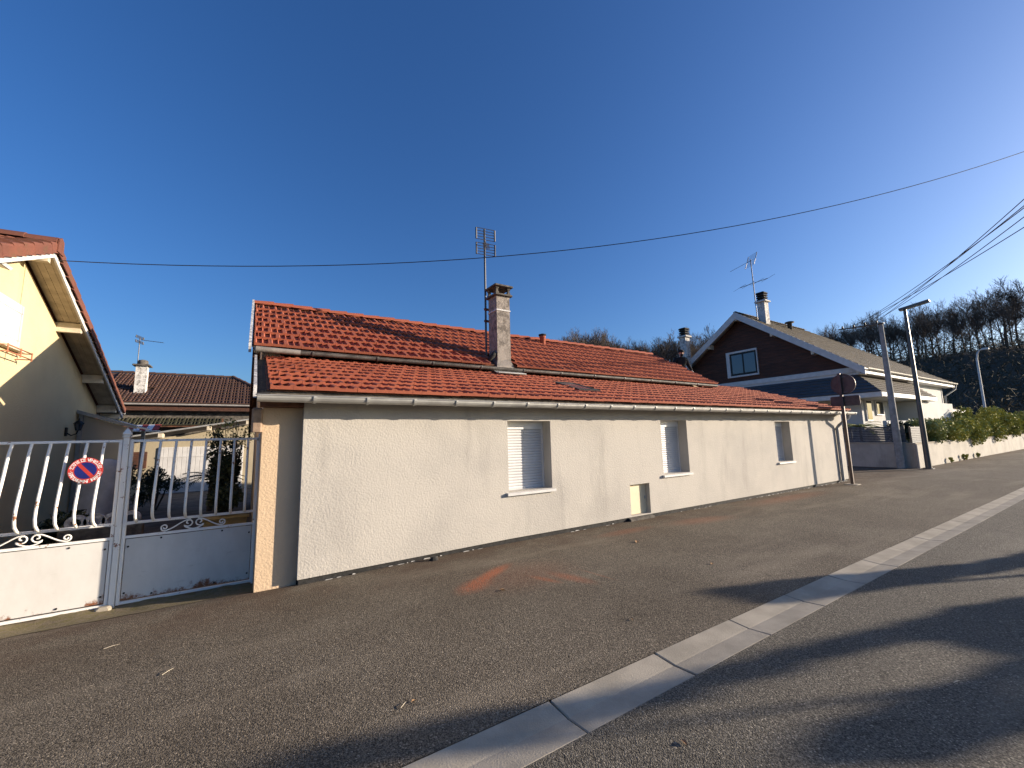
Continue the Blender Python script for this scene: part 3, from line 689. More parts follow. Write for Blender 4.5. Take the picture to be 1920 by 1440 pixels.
# ---- round no-parking plate wired to the belly bars
def disc_sign():
    c = Vector((gx(-1.421)*.972, GY*.972, 1.402)); R0 = .145; n = 48
    t = root('parking_sign', (c.x, c.y, c.z-R0), 'round red and blue no-parking plate reading SORTIE DE VEHICULES', 'sign')
    def ringpts(r, y): return [(c.x+math.cos(2*math.pi*k/n)*r, y, c.z+math.sin(2*math.pi*k/n)*r) for k in range(n)]
    b = MB(); out = []
    for k in range(n):     # the lower left rim is bent and chipped
        a = 2*math.pi*k/n; d = R0*(1-.05*max(0, math.cos((a-R_(245))*3))*(1 if abs(a-R_(245)) < R_(30) else 0)); out.append((c.x+math.cos(a)*d, c.y, c.z+math.sin(a)*d))
    b.add(out+[(x, y+.003, z) for x, y, z in out], [tuple(range(n)), tuple(range(2*n-1, n-1, -1))]+[(k, n+k, n+(k+1) % n, (k+1) % n) for k in range(n)])
    b.build('plate', 'sign_red', t)
    MB().add(ringpts(.092, c.y-.0010), [tuple(range(n))]).build('blue_field', 'sign_blue', t)
    hw = .017; m = Vector((.64, 0, -.77)).normalized(); q = Vector((m.z, 0, -m.x)); P = [c+m*a*.0915+q*s*hw+Vector((0, -.0018, 0)) for a, s in ((-1, -1), (1, -1), (1, 1), (-1, 1))]
    MB().add(P, [(3, 2, 1, 0)]).build('diagonal_bar', 'sign_red', t)
    let = MB(); cu = bpy.data.curves.new('t', 'FONT'); cu.size = .047; cu.align_x = 'CENTER'; cu.offset = .0009; to = bpy.data.objects.new('t', cu); col.objects.link(to)
    dg = None
    def put(word, a_mid, span, top):
        nonlocal dg
        k = len(word)
        for i, chh in enumerate(word):
            if chh == ' ': continue
            cu.body = chh; bpy.context.view_layer.update(); dg = bpy.context.evaluated_depsgraph_get()
            me = to.evaluated_get(dg).to_mesh()
            f = (i/(k-1)-.5)*span
            a = R_(90)-f if top else R_(270)+f
            rad = .1035 if top else .1365
            d = Vector((math.cos(a), 0, math.sin(a))); up = d if top else -d; rt = Vector((up.z, 0, -up.x))
            vs = [c+d*rad+rt*v.co.x*.86+up*v.co.y+Vector((0, -.0012, 0)) for v in me.vertices]
            let.add(vs, [tuple(p.vertices) for p in me.polygons]); let.add(vs, [tuple(reversed(p.vertices)) for p in me.polygons]) if False else None
            to.evaluated_get(dg).to_mesh_clear()
    put('SORTIE DE VEHICULES', 0, R_(152), True)
    put('STATIONNEMENT INTERDIT', 0, R_(158), False)
    for a in (R_(180), R_(0)):
        p = c+Vector((math.cos(a), 0, math.sin(a)))*.119; let.add([(p.x+math.cos(k)*.0035, p.y-.0012, p.z+math.sin(k)*.0035) for k in np.linspace(0, 2*math.pi, 8, False)], [tuple(range(8))])
    bpy.data.objects.remove(to)
    tag(let.build('lettering', 'sign_white', t), kind='stuff')
disc_sign()

# ================================================================== YELLOW HOUSE (left)
XW, XB_ = -3.42, -3.0; PY, PZ, MS = 9.98, 5.17, .443
def yr(y): return PZ-MS*abs(y-PY)
Yh = root('yellow_house', (-7.5, 11, -.1), 'pale yellow gabled house with red verge tiles beside the driveway', 'house')
b = MB(); b.prism([(XW, 6.75, -.4), (XW, 15.05, -.4), (XW, 15.05, yr(15.05)-.2), (XW, PY, PZ-.18), (XW, 6.75, yr(6.75)-.2)], (-8.6, 0, 0)); b.build('wall', 'yellow_render', Yh)
for nm, ya, yb in (('roof_slope', PY, 6.3), ('roof_slope', 15.66, PY)):
    b = MB(); b.slab((-12.3, yb, yr(yb)) if nm == 0 else (-12.3, min(ya, yb), yr(min(ya, yb))), (XB_-.03, min(ya, yb), yr(min(ya, yb))), (XB_-.03, max(ya, yb), yr(max(ya, yb))), (-12.3, max(ya, yb), yr(max(ya, yb))), .06)
    rs = b.build(nm, 'old_red_tile', Yh)
    lo, hi = (6.3, PY) if nm and yb < ya and yb == 6.3 else (PY, 15.66)
    # soffit boards under the overhang, along the slope
    front = yb == 6.3
    yA, yB = (6.35, PY) if front else (PY, 15.6)
    for k in range(4):
        x0_ = XW+.004+k*.096
        b = MB(); b.slab((x0_, yA, yr(yA)-.075), (x0_+.092, yA, yr(yA)-.075), (x0_+.092, yB, yr(yB)-.075), (x0_, yB, yr(yB)-.075), .015); b.build('soffit_board', 'soffit_wood', rs)
    b = MB(); b.prism([(XB_-.03, yA, yr(yA)-.22), (XB_-.03, yB, yr(yB)-.22), (XB_-.03, yB, yr(yB)-.01), (XB_-.03, yA, yr(yA)-.01)], (.03, 0, 0)); b.build('barge_board', 'white_paint', Yh)
    # verge tiles folded over the edge
    nvt = 12 if front else 18; Ls = abs(yB-yA)/nvt
    a_ = math.atan(MS)*(1 if front else -1)
    vm = MB(); e = Ls*1.12/math.cos(a_); t_ = .0
    pr = [(-.28, .03), (-.20, .055), (-.08, .045), (-.02, .06), (.035, .05), (.05, .02), (.05, -.13), (.035, -.13)]
    n = len(pr); sgn = 1 if front else -1
    vv = []
    for s_, lift in ((0, .03), (e, 0.)): vv += [(x, sgn*s_, z+lift) for x, z in pr]
    vm.add(vv, [(j, n+j, n+j+1, j+1) for j in range(n-1)]); vm.add(vv[:n], [tuple(range(n))]); vm.add(vv[n:], [tuple(range(n-1, -1, -1))])
    vme = vm.mesh('verge_tile', 'old_red_tile')
    for k in range(nvt):
        y_ = (yA+k*Ls) if front else (yB-k*Ls)
        inst('verge_tile', vme, (XB_, y_, yr(y_)+.0), rs, (a_+random.uniform(-.01, .01), 0, random.uniform(-.01, .01)))
    # field tiles beside the verge
    if front:
        fm = tile_mesh('roof_tile', 'old_red_tile', .30, .42)
        for r in range(11):
            for k in range(3): inst('roof_tile', fm, (XB_-.30-.30*(k+1), 6.3+r*.335, yr(6.3+r*.335)-.01), rs, (a_, 0, 0))
rm = [(0, math.cos(t)*.14, math.sin(t)*.12) for t in np.linspace(0, math.pi, 9)]
b = MB(); b.add(rm+[(.42, y*.92, z*.92) for _, y, z in rm], [(j, j+1, 10+j, 9+j) for j in range(8)], True); b.add(rm+[(0, y*.8, z*.8-.02) for _, y, z in rm], [(j, 9+j, 10+j, j+1) for j in range(8)])
rme = b.mesh('ridge_tile', 'old_red_tile')
for k in range(10): inst('ridge_tile', rme, (XB_+.04-k*.39, PY, PZ+.02), Yh, (0, .02, math.pi))
b = MB(); b.prism([(XB_+.05, PY-.13, PZ-.14), (XB_+.05, PY+.13, PZ-.14), (XB_+.05, PY+.10, PZ+.10), (XB_+.05, PY, PZ+.15), (XB_+.05, PY-.10, PZ+.10)], (.02, 0, 0)); b.build('ridge_end_tile', 'old_red_tile', Yh)
for y_ in (PY, 11.9, 13.75, 15.15, 8.05):     # purlin ends carrying the overhang
    b = MB(); z_ = yr(y_)-.10; z_ -= .03 if y_ == PY else 0
    b.prism([(XW-.02, y_-.055, z_-.19), (XW-.02, y_+.055, z_-.19), (XW-.02, y_+.055, z_), (XW-.02, y_-.055, z_)], (.38, 0, 0)); b.build('purlin', 'cream_wood', Yh)
# closed shutter with its strap hinges
sh = MB()
for k in range(7):
    b = MB().bevbox(XW+.012, XW+.042, 9.45+k*.123, 9.45+k*.123+.118, 3.37, 4.10, .006)
    if k == 0: shut = b.build('shutter', 'white_paint', Yh)
    else: b.build('board', 'white_paint', shut)
for z_ in (3.50, 3.97): MB().box(XW+.042, XW+.05, 9.47, 10.28, z_-.02, z_+.02).build('strap_hinge', 'white_paint', shut)
MB().bevbox(XW+.004, XW+.10, 9.40, 10.36, 3.30, 3.355, .01).build('sill', 'cream_wood', Yh)
b = root('flower_box_rail', (XW+.1, 9.9, 3.16), 'rusty iron flower-box holder under the yellow house shutter', 'rail')
for z_ in (3.18, 3.28): MB().tube([(XW+.0, 9.45, z_), (XW+.2, 9.45, z_), (XW+.2, 10.32, z_), (XW+.0, 10.32, z_)], .010, 6).build('bar', 'terracotta', b)
for y_ in (9.46, 9.9, 10.31): MB().tube([(XW+.2, y_, 3.15), (XW+.2, y_, 3.30)], .010, 6).build('upright', 'terracotta', b)
b = MB().tube([(XW+.03, 15.68, yr(15.66)-.02), (XB_+.02, 15.68, yr(15.66)-.02)], .06, 10); b.build('gutter', 'white_frame', Yh)
MB().box(XW, XB_-.032, 15.40, 15.62, yr(15.6)-.24, yr(15.6)-.10).build('eave_box', 'cream_wood', Yh)
# wall lantern
g = root('wall_lantern', (XW, 13.0, 1.95), 'black iron coach lantern on the yellow wall', 'lantern')
MB().bevbox(XW, XW+.03, 12.95, 13.05, 1.93, 2.12, .008).build('back_plate', 'black_iron', g)
MB().tube([(XW+.02, 13, 2.0), (XW+.10, 13, 1.94), (XW+.18, 13, 1.98), (XW+.2, 13, 2.055)], .014, 6).build('arm', 'black_iron', g)
b = MB(); b.lathe([(.095, 0), (.085, .015), (.04, .065), (.016, .075), (.014, .11), (.002, .13)], (XW+.2, 13, 2.20), 6, False)
b.build('roof', 'black_iron', g)
for k in range(6):
    a = math.pi/3*k; MB().tube([(XW+.2+.038*math.cos(a), 13+.038*math.sin(a), 2.05), (XW+.2+.08*math.cos(a), 13+.08*math.sin(a), 2.205)], .006, 4).build('rib', 'black_iron', g)
MB().lathe([(.034, 0), (.070, .145)], (XW+.2, 13, 2.055), 6, False).build('glass', 'pane', g)
# floodlight under the peak
g = root('floodlight', (XW+.05, 9.0, 4.35), 'white floodlight fixed under the eave of the yellow house', 'floodlight')
MB().bevbox(XW, XW+.05, 8.9, 9.02, 4.42, 4.54, .01).build('bracket', 'white_paint', g)
b = MB(); b.prism([(XW+.06, 8.78, 4.42), (XW+.24, 8.78, 4.36), (XW+.26, 8.78, 4.40), (XW+.08, 8.78, 4.49)], (0, .34, 0)); hh = b.build('housing', 'white_paint', g)
b = MB(); b.prism([(XW+.07, 8.80, 4.415), (XW+.23, 8.80, 4.362), (XW+.232, 8.80, 4.355), (XW+.07, 8.80, 4.405)], (0, .30, 0)); b.build('lens', 'dark_pane', hh)

# ================================================================== COURTYARD
v = root('veranda', (-2.9, 14.3, 0), 'lean-to veranda of dusty clear sheets against the yellow wall', 'veranda')
for x_, y_, h_ in ((-2.47, 13.7, 2.10), (-3.36, 13.7, 2.46), (-2.47, 15.2, 2.10)): MB().bevbox(x_-.04, x_+.04, y_-.04, y_+.04, -.05, h_, .005).build('post', 'galv', v)
MB().slab((-3.41, 13.6, 2.53), (-2.36, 13.6, 2.15), (-2.36, 15.4, 2.15), (-3.41, 15.4, 2.53), .03).build('roof_sheet', 'dusty_sheet', v)
b = MB(); b.prism([(-3.41, 13.60, 2.47), (-2.34, 13.60, 2.09), (-2.34, 13.60, 2.16), (-3.41, 13.60, 2.55)], (0, -.05, 0)); b.build('edge_rail', 'galv', v)
b = MB(); b.prism([(-3.32, 13.70, .9), (-2.51, 13.70, .9), (-2.51, 13.70, 2.13), (-3.32, 13.70, 2.42)], (0, .012, 0)); b.build('glass_pane', 'dusty_sheet', v)
# covered barbecue under a grey tarpaulin
def tarp():
    b = MB(); pr = []; n = 22
    for k, (z, r) in enumerate(((0, .42), (.25, .43), (.55, .40), (.85, .40), (1.10, .37), (1.3, .30), (1.42, .18), (1.46, .02))):
        ring = [(-2.55+(r*(1+.10*math.sin(5*a+k)*(1-z/1.6)))*math.cos(a)*.85+.10*z/1.4, 11.8+(r*(1+.08*math.cos(4*a-k)))*math.sin(a), z-.03) for a in np.linspace(0, 2*math.pi, n, False)]; pr += ring
    b.add(pr, [(i*n+j, i*n+(j+1) % n, (i+1)*n+(j+1) % n, (i+1)*n+j) for i in range(7) for j in range(n)], True)
    single('covered_barbecue', b, 'tarp', 'grey tarpaulin draped over a barbecue behind the lit gate leaf', 'tarpaulin')
tarp()
# white pierced concrete border
def border():
    t = root('garden_border', (-1.65, 8.4, -.03), 'white pierced concrete border stone standing in the courtyard', 'border')
    b = MB(); y0, y1 = 8.3, 8.38
    for k in range(4):
        cx = -1.98+k*.19; n = 20; z0 = .62
        ou = [(cx+math.cos(a)*.115, y0, z0+math.sin(a)*.10) for a in np.linspace(0, 2*math.pi, n, False)]; inn = [(cx+math.cos(a)*.058, y0, z0+math.sin(a)*.055) for a in np.linspace(0, 2*math.pi, n, False)]
        bb = MB(); bk = [(x, y1, z) for x, y, z in ou]; bi = [(x, y1, z) for x, y, z in inn]
        bb.add(ou+inn+bk+bi, [(j, (j+1) % n, n+(j+1) % n, n+j) for j in range(n)]+[(2*n+j, 3*n+j, 3*n+(j+1) % n, 2*n+(j+1) % n) for j in range(n)]+[(j, 2*n+j, 2*n+(j+1) % n, (j+1) % n) for j in range(n)]+[(n+j, n+(j+1) % n, 3*n+(j+1) % n, 3*n+j) for j in range(n)])
        bb.build('ring', 'flaky_paint', t)
    MB().bevbox(-2.14, -1.26, 8.26, 8.42, -.03, .525, .01).build('base', 'dark_concrete', t)
border()
def blob_points(n, c, r, power=.45):
    d = np.random.normal(size=(n, 3)); d /= np.linalg.norm(d, axis=1)[:, None]
    return np.array(c)+d*(np.random.uniform(0, 1, n)**power)[:, None]*np.array(r)
def shrub(name, c, r, n, size, mat, label, cat='shrub', group=None, asp=.5, clumps=9, stems=6, base_z=-.03, droop=0.):
    t = root(name, (c[0], c[1], base_z), label, cat, group); P = []
    for k in range(clumps):
        d = np.random.normal(size=3); d /= np.linalg.norm(d); cc = np.array(c)+d*np.array(r)*random.uniform(.3, .75)
        P.append(blob_points(n//clumps, cc, np.array(r)*random.uniform(.28, .5)))
    P = np.concatenate(P); P = P[P[:, 2] > base_z+.03]
    o = mesh_obj('foliage', leaf_mesh('foliage', P-np.array((c[0], c[1], base_z)), size, mat, asp, droop), t, (c[0], c[1], base_z)); tag(o, kind='stuff')
    for k in range(stems):
        a = random.uniform(0, 6.28); e = (c[0]+math.cos(a)*r[0]*.5, c[1]+math.sin(a)*r[1]*.5, c[2]+r[2]*random.uniform(.0, .6))
        MB().tube([(c[0]+math.cos(a)*.05, c[1]+math.sin(a)*.05, base_z), ((c[0]+e[0])/2+.05, (c[1]+e[1])/2, (base_z+e[2])/2), e], [.022, .015, .006], 5).build('stem', 'bark', t)
    return t
shrub('round_shrub', (-2.05, 14.8, .62), (.62, .6, .55), 2600, .07, 'leaf_dark', 'clipped dark round shrub in front of the white shed door')
shrub('leafy_shrub', (-2.55, 10.2, .38), (.55, .6, .42), 1500, .10, 'leaf_dark', 'dark leafy shrub at the foot of the yellow wall')
shrub('leafy_shrub', (-2.95, 15.9, .9), (.35, .5, .95), 1500, .10, 'leaf_dark', 'tall dark shrub growing behind the veranda')
shrub('evergreen_bush', (-.42, 12.6, 1.0), (.50, .9, 1.15), 4200, .09, 'leaf_dark', 'tall dark evergreen bush against the courtyard side of the long house', stems=9)
shrub('potted_bush', (-.35, 10.4, .55), (.38, .5, .42), 1700, .08, 'leaf_dark', 'low dark bush in the yellow trough by the long house', base_z=.2)
shrub('airy_bush', (-.45, 13.6, 2.0), (.75, .7, .50), 420, .08, 'leaf_yellow', 'thin airy branches reaching above the evergreen bush', stems=12)
g = root('flower_trough', (-.3, 10.2, -.03), 'ochre flower trough standing by the long house wall', 'trough')
b = MB(); b.prism([(-.62, 9.95, -.03), (.02, 9.95, -.03), (.06, 9.95, .24), (-.66, 9.95, .24)], (0, .5, 0)); b.build('body', 'yellow_pot', g); MB().bevbox(-.69, .09, 9.92, 10.48, .235, .27, .01).build('rim', 'yellow_pot', g)
def fronds(name, c, n, L, mat, label, up=.7, cat='palm', group=None, base_z=0., spread=1.):
    t = root(name, (c[0], c[1], base_z), label, cat, group)
    MB().tube([(c[0], c[1], base_z), (c[0], c[1], c[2])], [.07, .05], 7).build('trunk', 'bark', t)
    for k in range(n):
        a = 6.283*k/n+random.uniform(-.3, .3); e = random.uniform(.1, 1.)*up; b = MB(); P = []
        for s in np.linspace(0, 1, 7): P.append(Vector((c[0]+math.cos(a)*L*s*math.cos(e*.8)*spread, c[1]+math.sin(a)*L*s*math.cos(e*.8)*spread, c[2]+L*(s*math.sin(e)-.42*s*s))))
        b.tube(P, [.008]*7, 4, False)
        for i in range(1, 7):
            for q in np.linspace(0, 1, 3, False):
                p = P[i-1].lerp(P[i], q); tdir = (P[i]-P[i-1]).normalized(); sd = tdir.cross(Vector((0, 0, 1))).normalized()
                for s in (-1, 1):
                    tip = p+(sd*s*.75+tdir*.6+Vector((0, 0, -.15)))*L*.30*(1-.5*(i/7)); w_ = tdir*.016
                    b.add([p-w_, p+w_, tip], [(0, 1, 2)])
        b.build('frond', mat, t)
fronds('yucca_palm', (-.75, 13.3, .85), 13, .75, 'leaf_dark', 'dark spiky palm beside the evergreen bush in the courtyard')
# outbuilding with the white door
OY = 19.6
g = root('outbuilding', (-1.6, 20.5, -.03), 'low cream shed with white boarded doors and a sloping eave', 'shed')
b = MB(); b.prism([(-3.86, OY, -.2), (.6, OY, -.2), (.6, OY, 2.52), (-3.86, OY, 1.75)], (0, .2, 0)); b.build('wall', 'shed_render', g)
b = MB(); b.slab((-3.98, OY-.5, 1.95), (.65, OY-.5, 2.765), (.65, 22.2, 2.765), (-3.98, 22.2, 1.95), .05); rf = b.build('roof', 'zinc', g)
for k, x_ in enumerate((-2.65, -1.27, -.05)):
    z_ = 1.885+(x_+3.98)*.176; MB().box(x_-.06, x_+.06, OY-.47, OY-.002, z_-.15, z_-.002).build('rafter_end', 'cream_wood', g)
nb = 19
dr = MB().box(-2.72, -.14, OY-.025, OY-.004, -.03, 1.62).build('door', 'white_paint', g)
for k in range(nb):
    x_ = -2.71+k*(2.56/nb); MB().bevbox(x_, x_+2.56/nb-.009, OY-.05, OY-.026, -.02, 1.61, .004).build('board', 'white_paint', dr)
MB().box(-2.71, -.15, OY-.065, OY-.051, 1.25, 1.29).build('rail', 'white_paint', dr)
MB().bevbox(-3.46, -3.02, OY-.05, OY-.002, .9, 1.48, .01).build('window_board', 'dark_wood', g)
# striped awning bit hanging at the veranda end
g = root('striped_awning', (-2.5, 16.0, 2.0), 'small red and white striped awning edge behind the veranda', 'awning')
for k in range(5): MB().slab((-2.95+k*.14, 15.8, 2.12+k*.004), (-2.81+k*.14, 15.8, 2.12+k*.004), (-2.81+k*.14, 16.3, 2.30+k*.004), (-2.95+k*.14, 16.3, 2.30+k*.004), .012).build('stripe', 'red_cloth' if k % 2 == 0 else 'sign_white', g)
MB().tube([(-3.35, 15.8, 2.10), (-2.2, 15.8, 2.10)], .02, 8).build('front_bar', 'white_frame', g)

# ================================================================== BACK HOUSE with brown roof
g = root('back_house', (-4.5, 26, 0), 'brown-roofed house with a white chimney at the back of the courtyard', 'house')
b = MB(); b.box(-10, .7, 23.05, 29.5, -.3, 3.25); b.build('wall', 'dark_concrete', g)  # dark wall colour stands in for the shade beneath the eave
BE, BZ, BM, BR = 22.6, 3.48, .47, 26.2
def zb(y): return BZ+BM*(y-BE)
b = MB(); b.add([(-11, BE+.04, zb(BE)-.02), (1.7, BE+.04, zb(BE)-.02), (-.85, BR, zb(BR)-.02), (-11, BR, zb(BR)-.02), (1.7, 29.8, zb(BE)-.02), (-11, 29.8, zb(BE)-.02)], [(0, 1, 2, 3), (1, 4, 2), (4, 5, 3, 2), (0, 3, 5), (0, 5, 4, 1)])
rb = b.build('roof', 'brown_tile', g)
bt = tile_mesh('tile', 'brown_tile', .262, .44)
its = tile_field(rb, bt, -5.25, lambda r: 1.65-r*.385*math.cos(math.atan(BM))*(2.55/3.6), BE-.02, zb(BE-.02), BM, 10, w=.262, ex=.385, half=False)
its = [t for t in its if not (-4.5 < t[0][0] < -3.9 and 23.5 < t[0][1] < 24.1)]
for l, r, sx in its[:290]: inst('tile', bt, l, rb, r)
for k in range(12): inst('ridge_tile', ridge_me, (-5.6+k*.395+.4, BR, zb(BR)), rb, (0, 0, math.pi)).data = ridge_me
rbm = ridge_me.copy(); rbm.materials.clear(); rbm.materials.append(MAT['brown_tile'])
for o in rb.children:
    if o.name.startswith('ridge_tile'): o.data = rbm
for k in range(10):
    t = k/10; inst('hip_tile', rbm, (-.85+2.5*t, BR-3.55*t, zb(BR)-(zb(BR)-zb(BE))*t+.02), rb, (0, .36, math.atan2(-3.55, 2.5)))
ang = np.linspace(math.pi, 2*math.pi, 8); MB().sweep([(math.cos(a)*.08, math.sin(a)*.08) for a in ang]+[(math.cos(a)*.07, math.sin(a)*.07) for a in ang[::-1]], [(-11, BE-.05, 3.45), (1.7, BE-.05, 3.45)], True).build('gutter', 'pvc_grey', g)
MB().box(-11, 1.6, BE+.05, BE+.08, 3.16, 3.41).build('fascia', 'dark_wood', g)  # dark tone here paints in the shade behind the gutter
ck = MB().box(-4.30, -3.92, 23.72, 24.10, 3.7, 5.18).build('chimney', 'sooty_white', g)
MB().bevbox(-4.41, -3.81, 23.61, 24.21, 5.18, 5.25, .02).build('cap', 'dark_concrete', ck)
b = MB(); b.lathe([(.19, 0), (.19, .13), (.16, .20), (.05, .23)], (-4.11, 23.91, 5.25), 12); b.build('pot', 'dark_concrete', ck)
a2 = mast_tree('tv_antenna', (-4.34, 24.2, 4.3), (-4.34, 24.2, 6.52), 'small television antenna behind the white chimney of the brown-roofed house', .017)
uhf(a2, (-4.34, 24.15, 6.42), (1, -.3, -.12), (.3, 1, 0), (0, 0, 1), 6, .9, (.56, .11))
# mossy lower roof in front of it
g = root('mossy_lean_to', (-3.8, 22.5, 0), 'low mossy tiled lean-to roof under the brown roof', 'lean-to')
MB().slab((-5.9, 22.25, 2.50), (-1.0, 22.25, 2.50), (-1.0, 23.0, 2.85), (-5.9, 23.0, 2.85), .05).build('deck', 'brown_wood', g)
mt = tile_mesh('roof_tile', 'mossy_tile', .262, .44)
for l, r, sx in tile_field(g, mt, -5.0, lambda r: -1.0, 22.22, 2.51, .47, 2, w=.262, ex=.38, half=False): inst('roof_tile', mt, l, g, r)
for x_ in (-5.5, -1.15): MB().box(x_, x_+.1, 22.3, 22.4, -.2, 2.46).build('post', 'brown_wood', g)

# ================================================================== RIGHT HOUSE (white, brown timber gable)
RH = root('timber_gable_house', (33, 14, 0), 'white house with dark timber-clad gable and grey tiled hipped roof', 'house')
GX = 26.5; BXr = 26.0; EYr, EZr, RYr, RZr = 7.83, 4.78, 13.98, 9.28; MR = (RZr-EZr)/(RYr-EYr); XE = 42.4; XRG = 35.6; YB2 = 2*RYr-EYr
def zr(y): return RZr-MR*abs(y-RYr)
b = MB(); b.box(GX, XE-.9, 8.30, YB2-.5, -.3, 4.72); b.build('wall', 'white_render', RH)
b = MB(); b.prism([(GX+.05, 8.30, 4.72), (GX+.05, YB2-.5, 4.72), (GX+.05, RYr, RZr-.35)], (.3, 0, 0)); b.build('gable_wall', 'dark_wood', RH)
z = 4.90; k = 0
while z < RZr-.5:     # horizontal weatherboards on the gable, each its own board
    hw = (RZr-.30-z)/MR
    h0, h1 = hw, hw-.20/MR
    b = MB(); b.prism([(GX+.005-.0, RYr-h0, z), (GX+.005, RYr+h0, z), (GX+.03, RYr+max(h1, .02), z+.215), (GX+.03, RYr-max(h1, .02), z+.215)], (.02, 0, 0)); b.build('plank', 'dark_wood', RH); z += .2
b = MB(); b.bevbox(GX-.06, GX+.06, 8.28, YB2-.5, 4.62, 4.885, .01); b.build('white_band', 'white_paint', RH)
roofm = MB()
roofm.add([(BXr, EYr, EZr-.06), (XE, EYr, EZr-.06), (XRG, RYr, RZr-.06), (BXr, RYr, RZr-.06), (XE, YB2, EZr-.06), (BXr, YB2, EZr-.06)], [(0, 1, 2, 3), (1, 4, 2), (4, 5, 3, 2)])
rr = roofm.build('roof', 'white_paint', RH)
b = MB(); n = 24                      # stepped courses of flat grey tiles, too fine to pick apart
def courses(b, A, B, Cc, D, n, lip=.035, cols=0):
    """A,B eave ends, C,D ridge ends (C above B)"""
    A, B, Cc, D = map(Vector, (A, B, Cc, D)); nr = (B-A).cross(D-A).normalized()
    for i in range(n):
        t0, t1 = i/n, (i+1.08)/n; p, q, r, s_ = A.lerp(D, t0)+nr*lip, B.lerp(Cc, t0)+nr*lip, B.lerp(Cc, t1), A.lerp(D, t1)
        m_ = max(1, int((q-p).length/.30)) if cols else 1
        for k in range(m_):
            f0, f1 = k/m_, (k+.93)/m_ if cols else 1; j = random.uniform(-.006, .008) if cols else 0
            P = [p.lerp(q, f0)+nr*j, p.lerp(q, f1)+nr*j, s_.lerp(r, f1), s_.lerp(r, f0)]
            b.add(P+[P[0]-nr*lip, P[1]-nr*lip], [(0, 1, 2, 3), (4, 5, 1, 0)])
courses(b, (BXr-.03, EYr-.05, EZr-.03), (XE+.05, EYr-.05, EZr-.03), (XRG, RYr, RZr), (BXr-.03, RYr, RZr), n, cols=1)
courses(b, (XE+.05, EYr-.05, EZr-.03), (XE+.05, YB2, EZr-.03), (XRG, RYr, RZr), (XRG, RYr, RZr), n)
courses(b, (XE, YB2+.05, EZr-.03), (BXr-.03, YB2+.05, EZr-.03), (BXr-.03, RYr, RZr), (XRG, RYr, RZr), n)
tag(b.build('tile_courses', 'grey_tile', rr), kind='stuff')
for k in range(24): MB().add([(BXr+k*.4, RYr+math.cos(t)*.13, RZr+math.sin(t)*.09) for t in np.linspace(0, math.pi, 7)]+[(BXr+k*.4+.42, RYr+math.cos(t)*.12, RZr-.01+math.sin(t)*.08) for t in np.linspace(0, math.pi, 7)], [(j, j+1, 8+j, 7+j) for j in range(6)]).build('ridge_tile', 'grey_tile', rr)
for s_ in (-1, 1):                    # white barge boards
    ye = RYr+s_*(RYr-EYr+.05)
    b = MB(); b.prism([(BXr-.06, RYr, RZr-.42), (BXr-.06, ye, EZr-.40), (BXr-.06, ye, EZr-.02), (BXr-.06, RYr, RZr+.03)], (.055, 0, 0)); b.build('barge_board', 'white_paint', RH)
for d in (0, 2.0, 4.0, 5.9):
    for s_ in ((-1, 1) if d else (1,)):
        y_ = RYr+s_*d; z_ = zr(y_)-.12; MB().bevbox(BXr-.02, GX+.02, y_-.07, y_+.07, z_-.42, z_-.12, .01).build('purlin', 'cream_wood', RH)
# gable window
wn = MB()
gw = (13.16, 14.86, 5.28, 6.74)
for (a0, a1, c0, c1) in ((gw[0]-.05, gw[0], gw[2]-.10, gw[3]+.12), (gw[1], gw[1]+.22, gw[2]-.10, gw[3]+.12), (gw[0], gw[1], gw[3], gw[3]+.12), (gw[0], gw[1], gw[2]-.10, gw[2])):
    wn.box(GX-.09, GX+.02, a0, a1, c0, c1)
wo_ = wn.build('window', 'white_paint', RH)
MB().box(GX-.03, GX-.02, gw[0], gw[1], gw[2], gw[3]).build('sash', 'black_iron', wo_)
for a0, a1 in ((gw[0]+.12, (gw[0]+gw[1])/2-.05), ((gw[0]+gw[1])/2+.05, gw[1]-.12)): MB().box(GX-.045, GX-.031, a0, a1, gw[2]+.14, gw[3]-.12).build('pane', 'pane', wo_)
# street gutter and fascia
MB().box(BXr, XE, EYr-.02, EYr+.03, EZr-.32, EZr-.07).build('fascia', 'white_paint', RH)
MB().sweep([(math.cos(a)*.09, math.sin(a)*.09) for a in np.linspace(math.pi, 2*math.pi, 7)]+[(math.cos(a)*.08, math.sin(a)*.08) for a in np.linspace(2*math.pi, math.pi, 7)], [(BXr-.02, EYr-.11, EZr-.06), (XE+.1, EYr-.11, EZr-.06)], True).build('gutter', 'zinc', RH)
MB().box(BXr+.02, XE-.02, EYr+.031, 8.298, EZr-.34, EZr-.29).build('soffit', 'white_paint', RH)
MB().tube([(XE-.05, EYr-.1, EZr-.15), (XE-.1, EYr-.05, EZr-.45), (XE-.95, 8.18, EZr-.95), (XE-.95, 8.18, 0)], .05, 8).build('downpipe', 'zinc', RH)
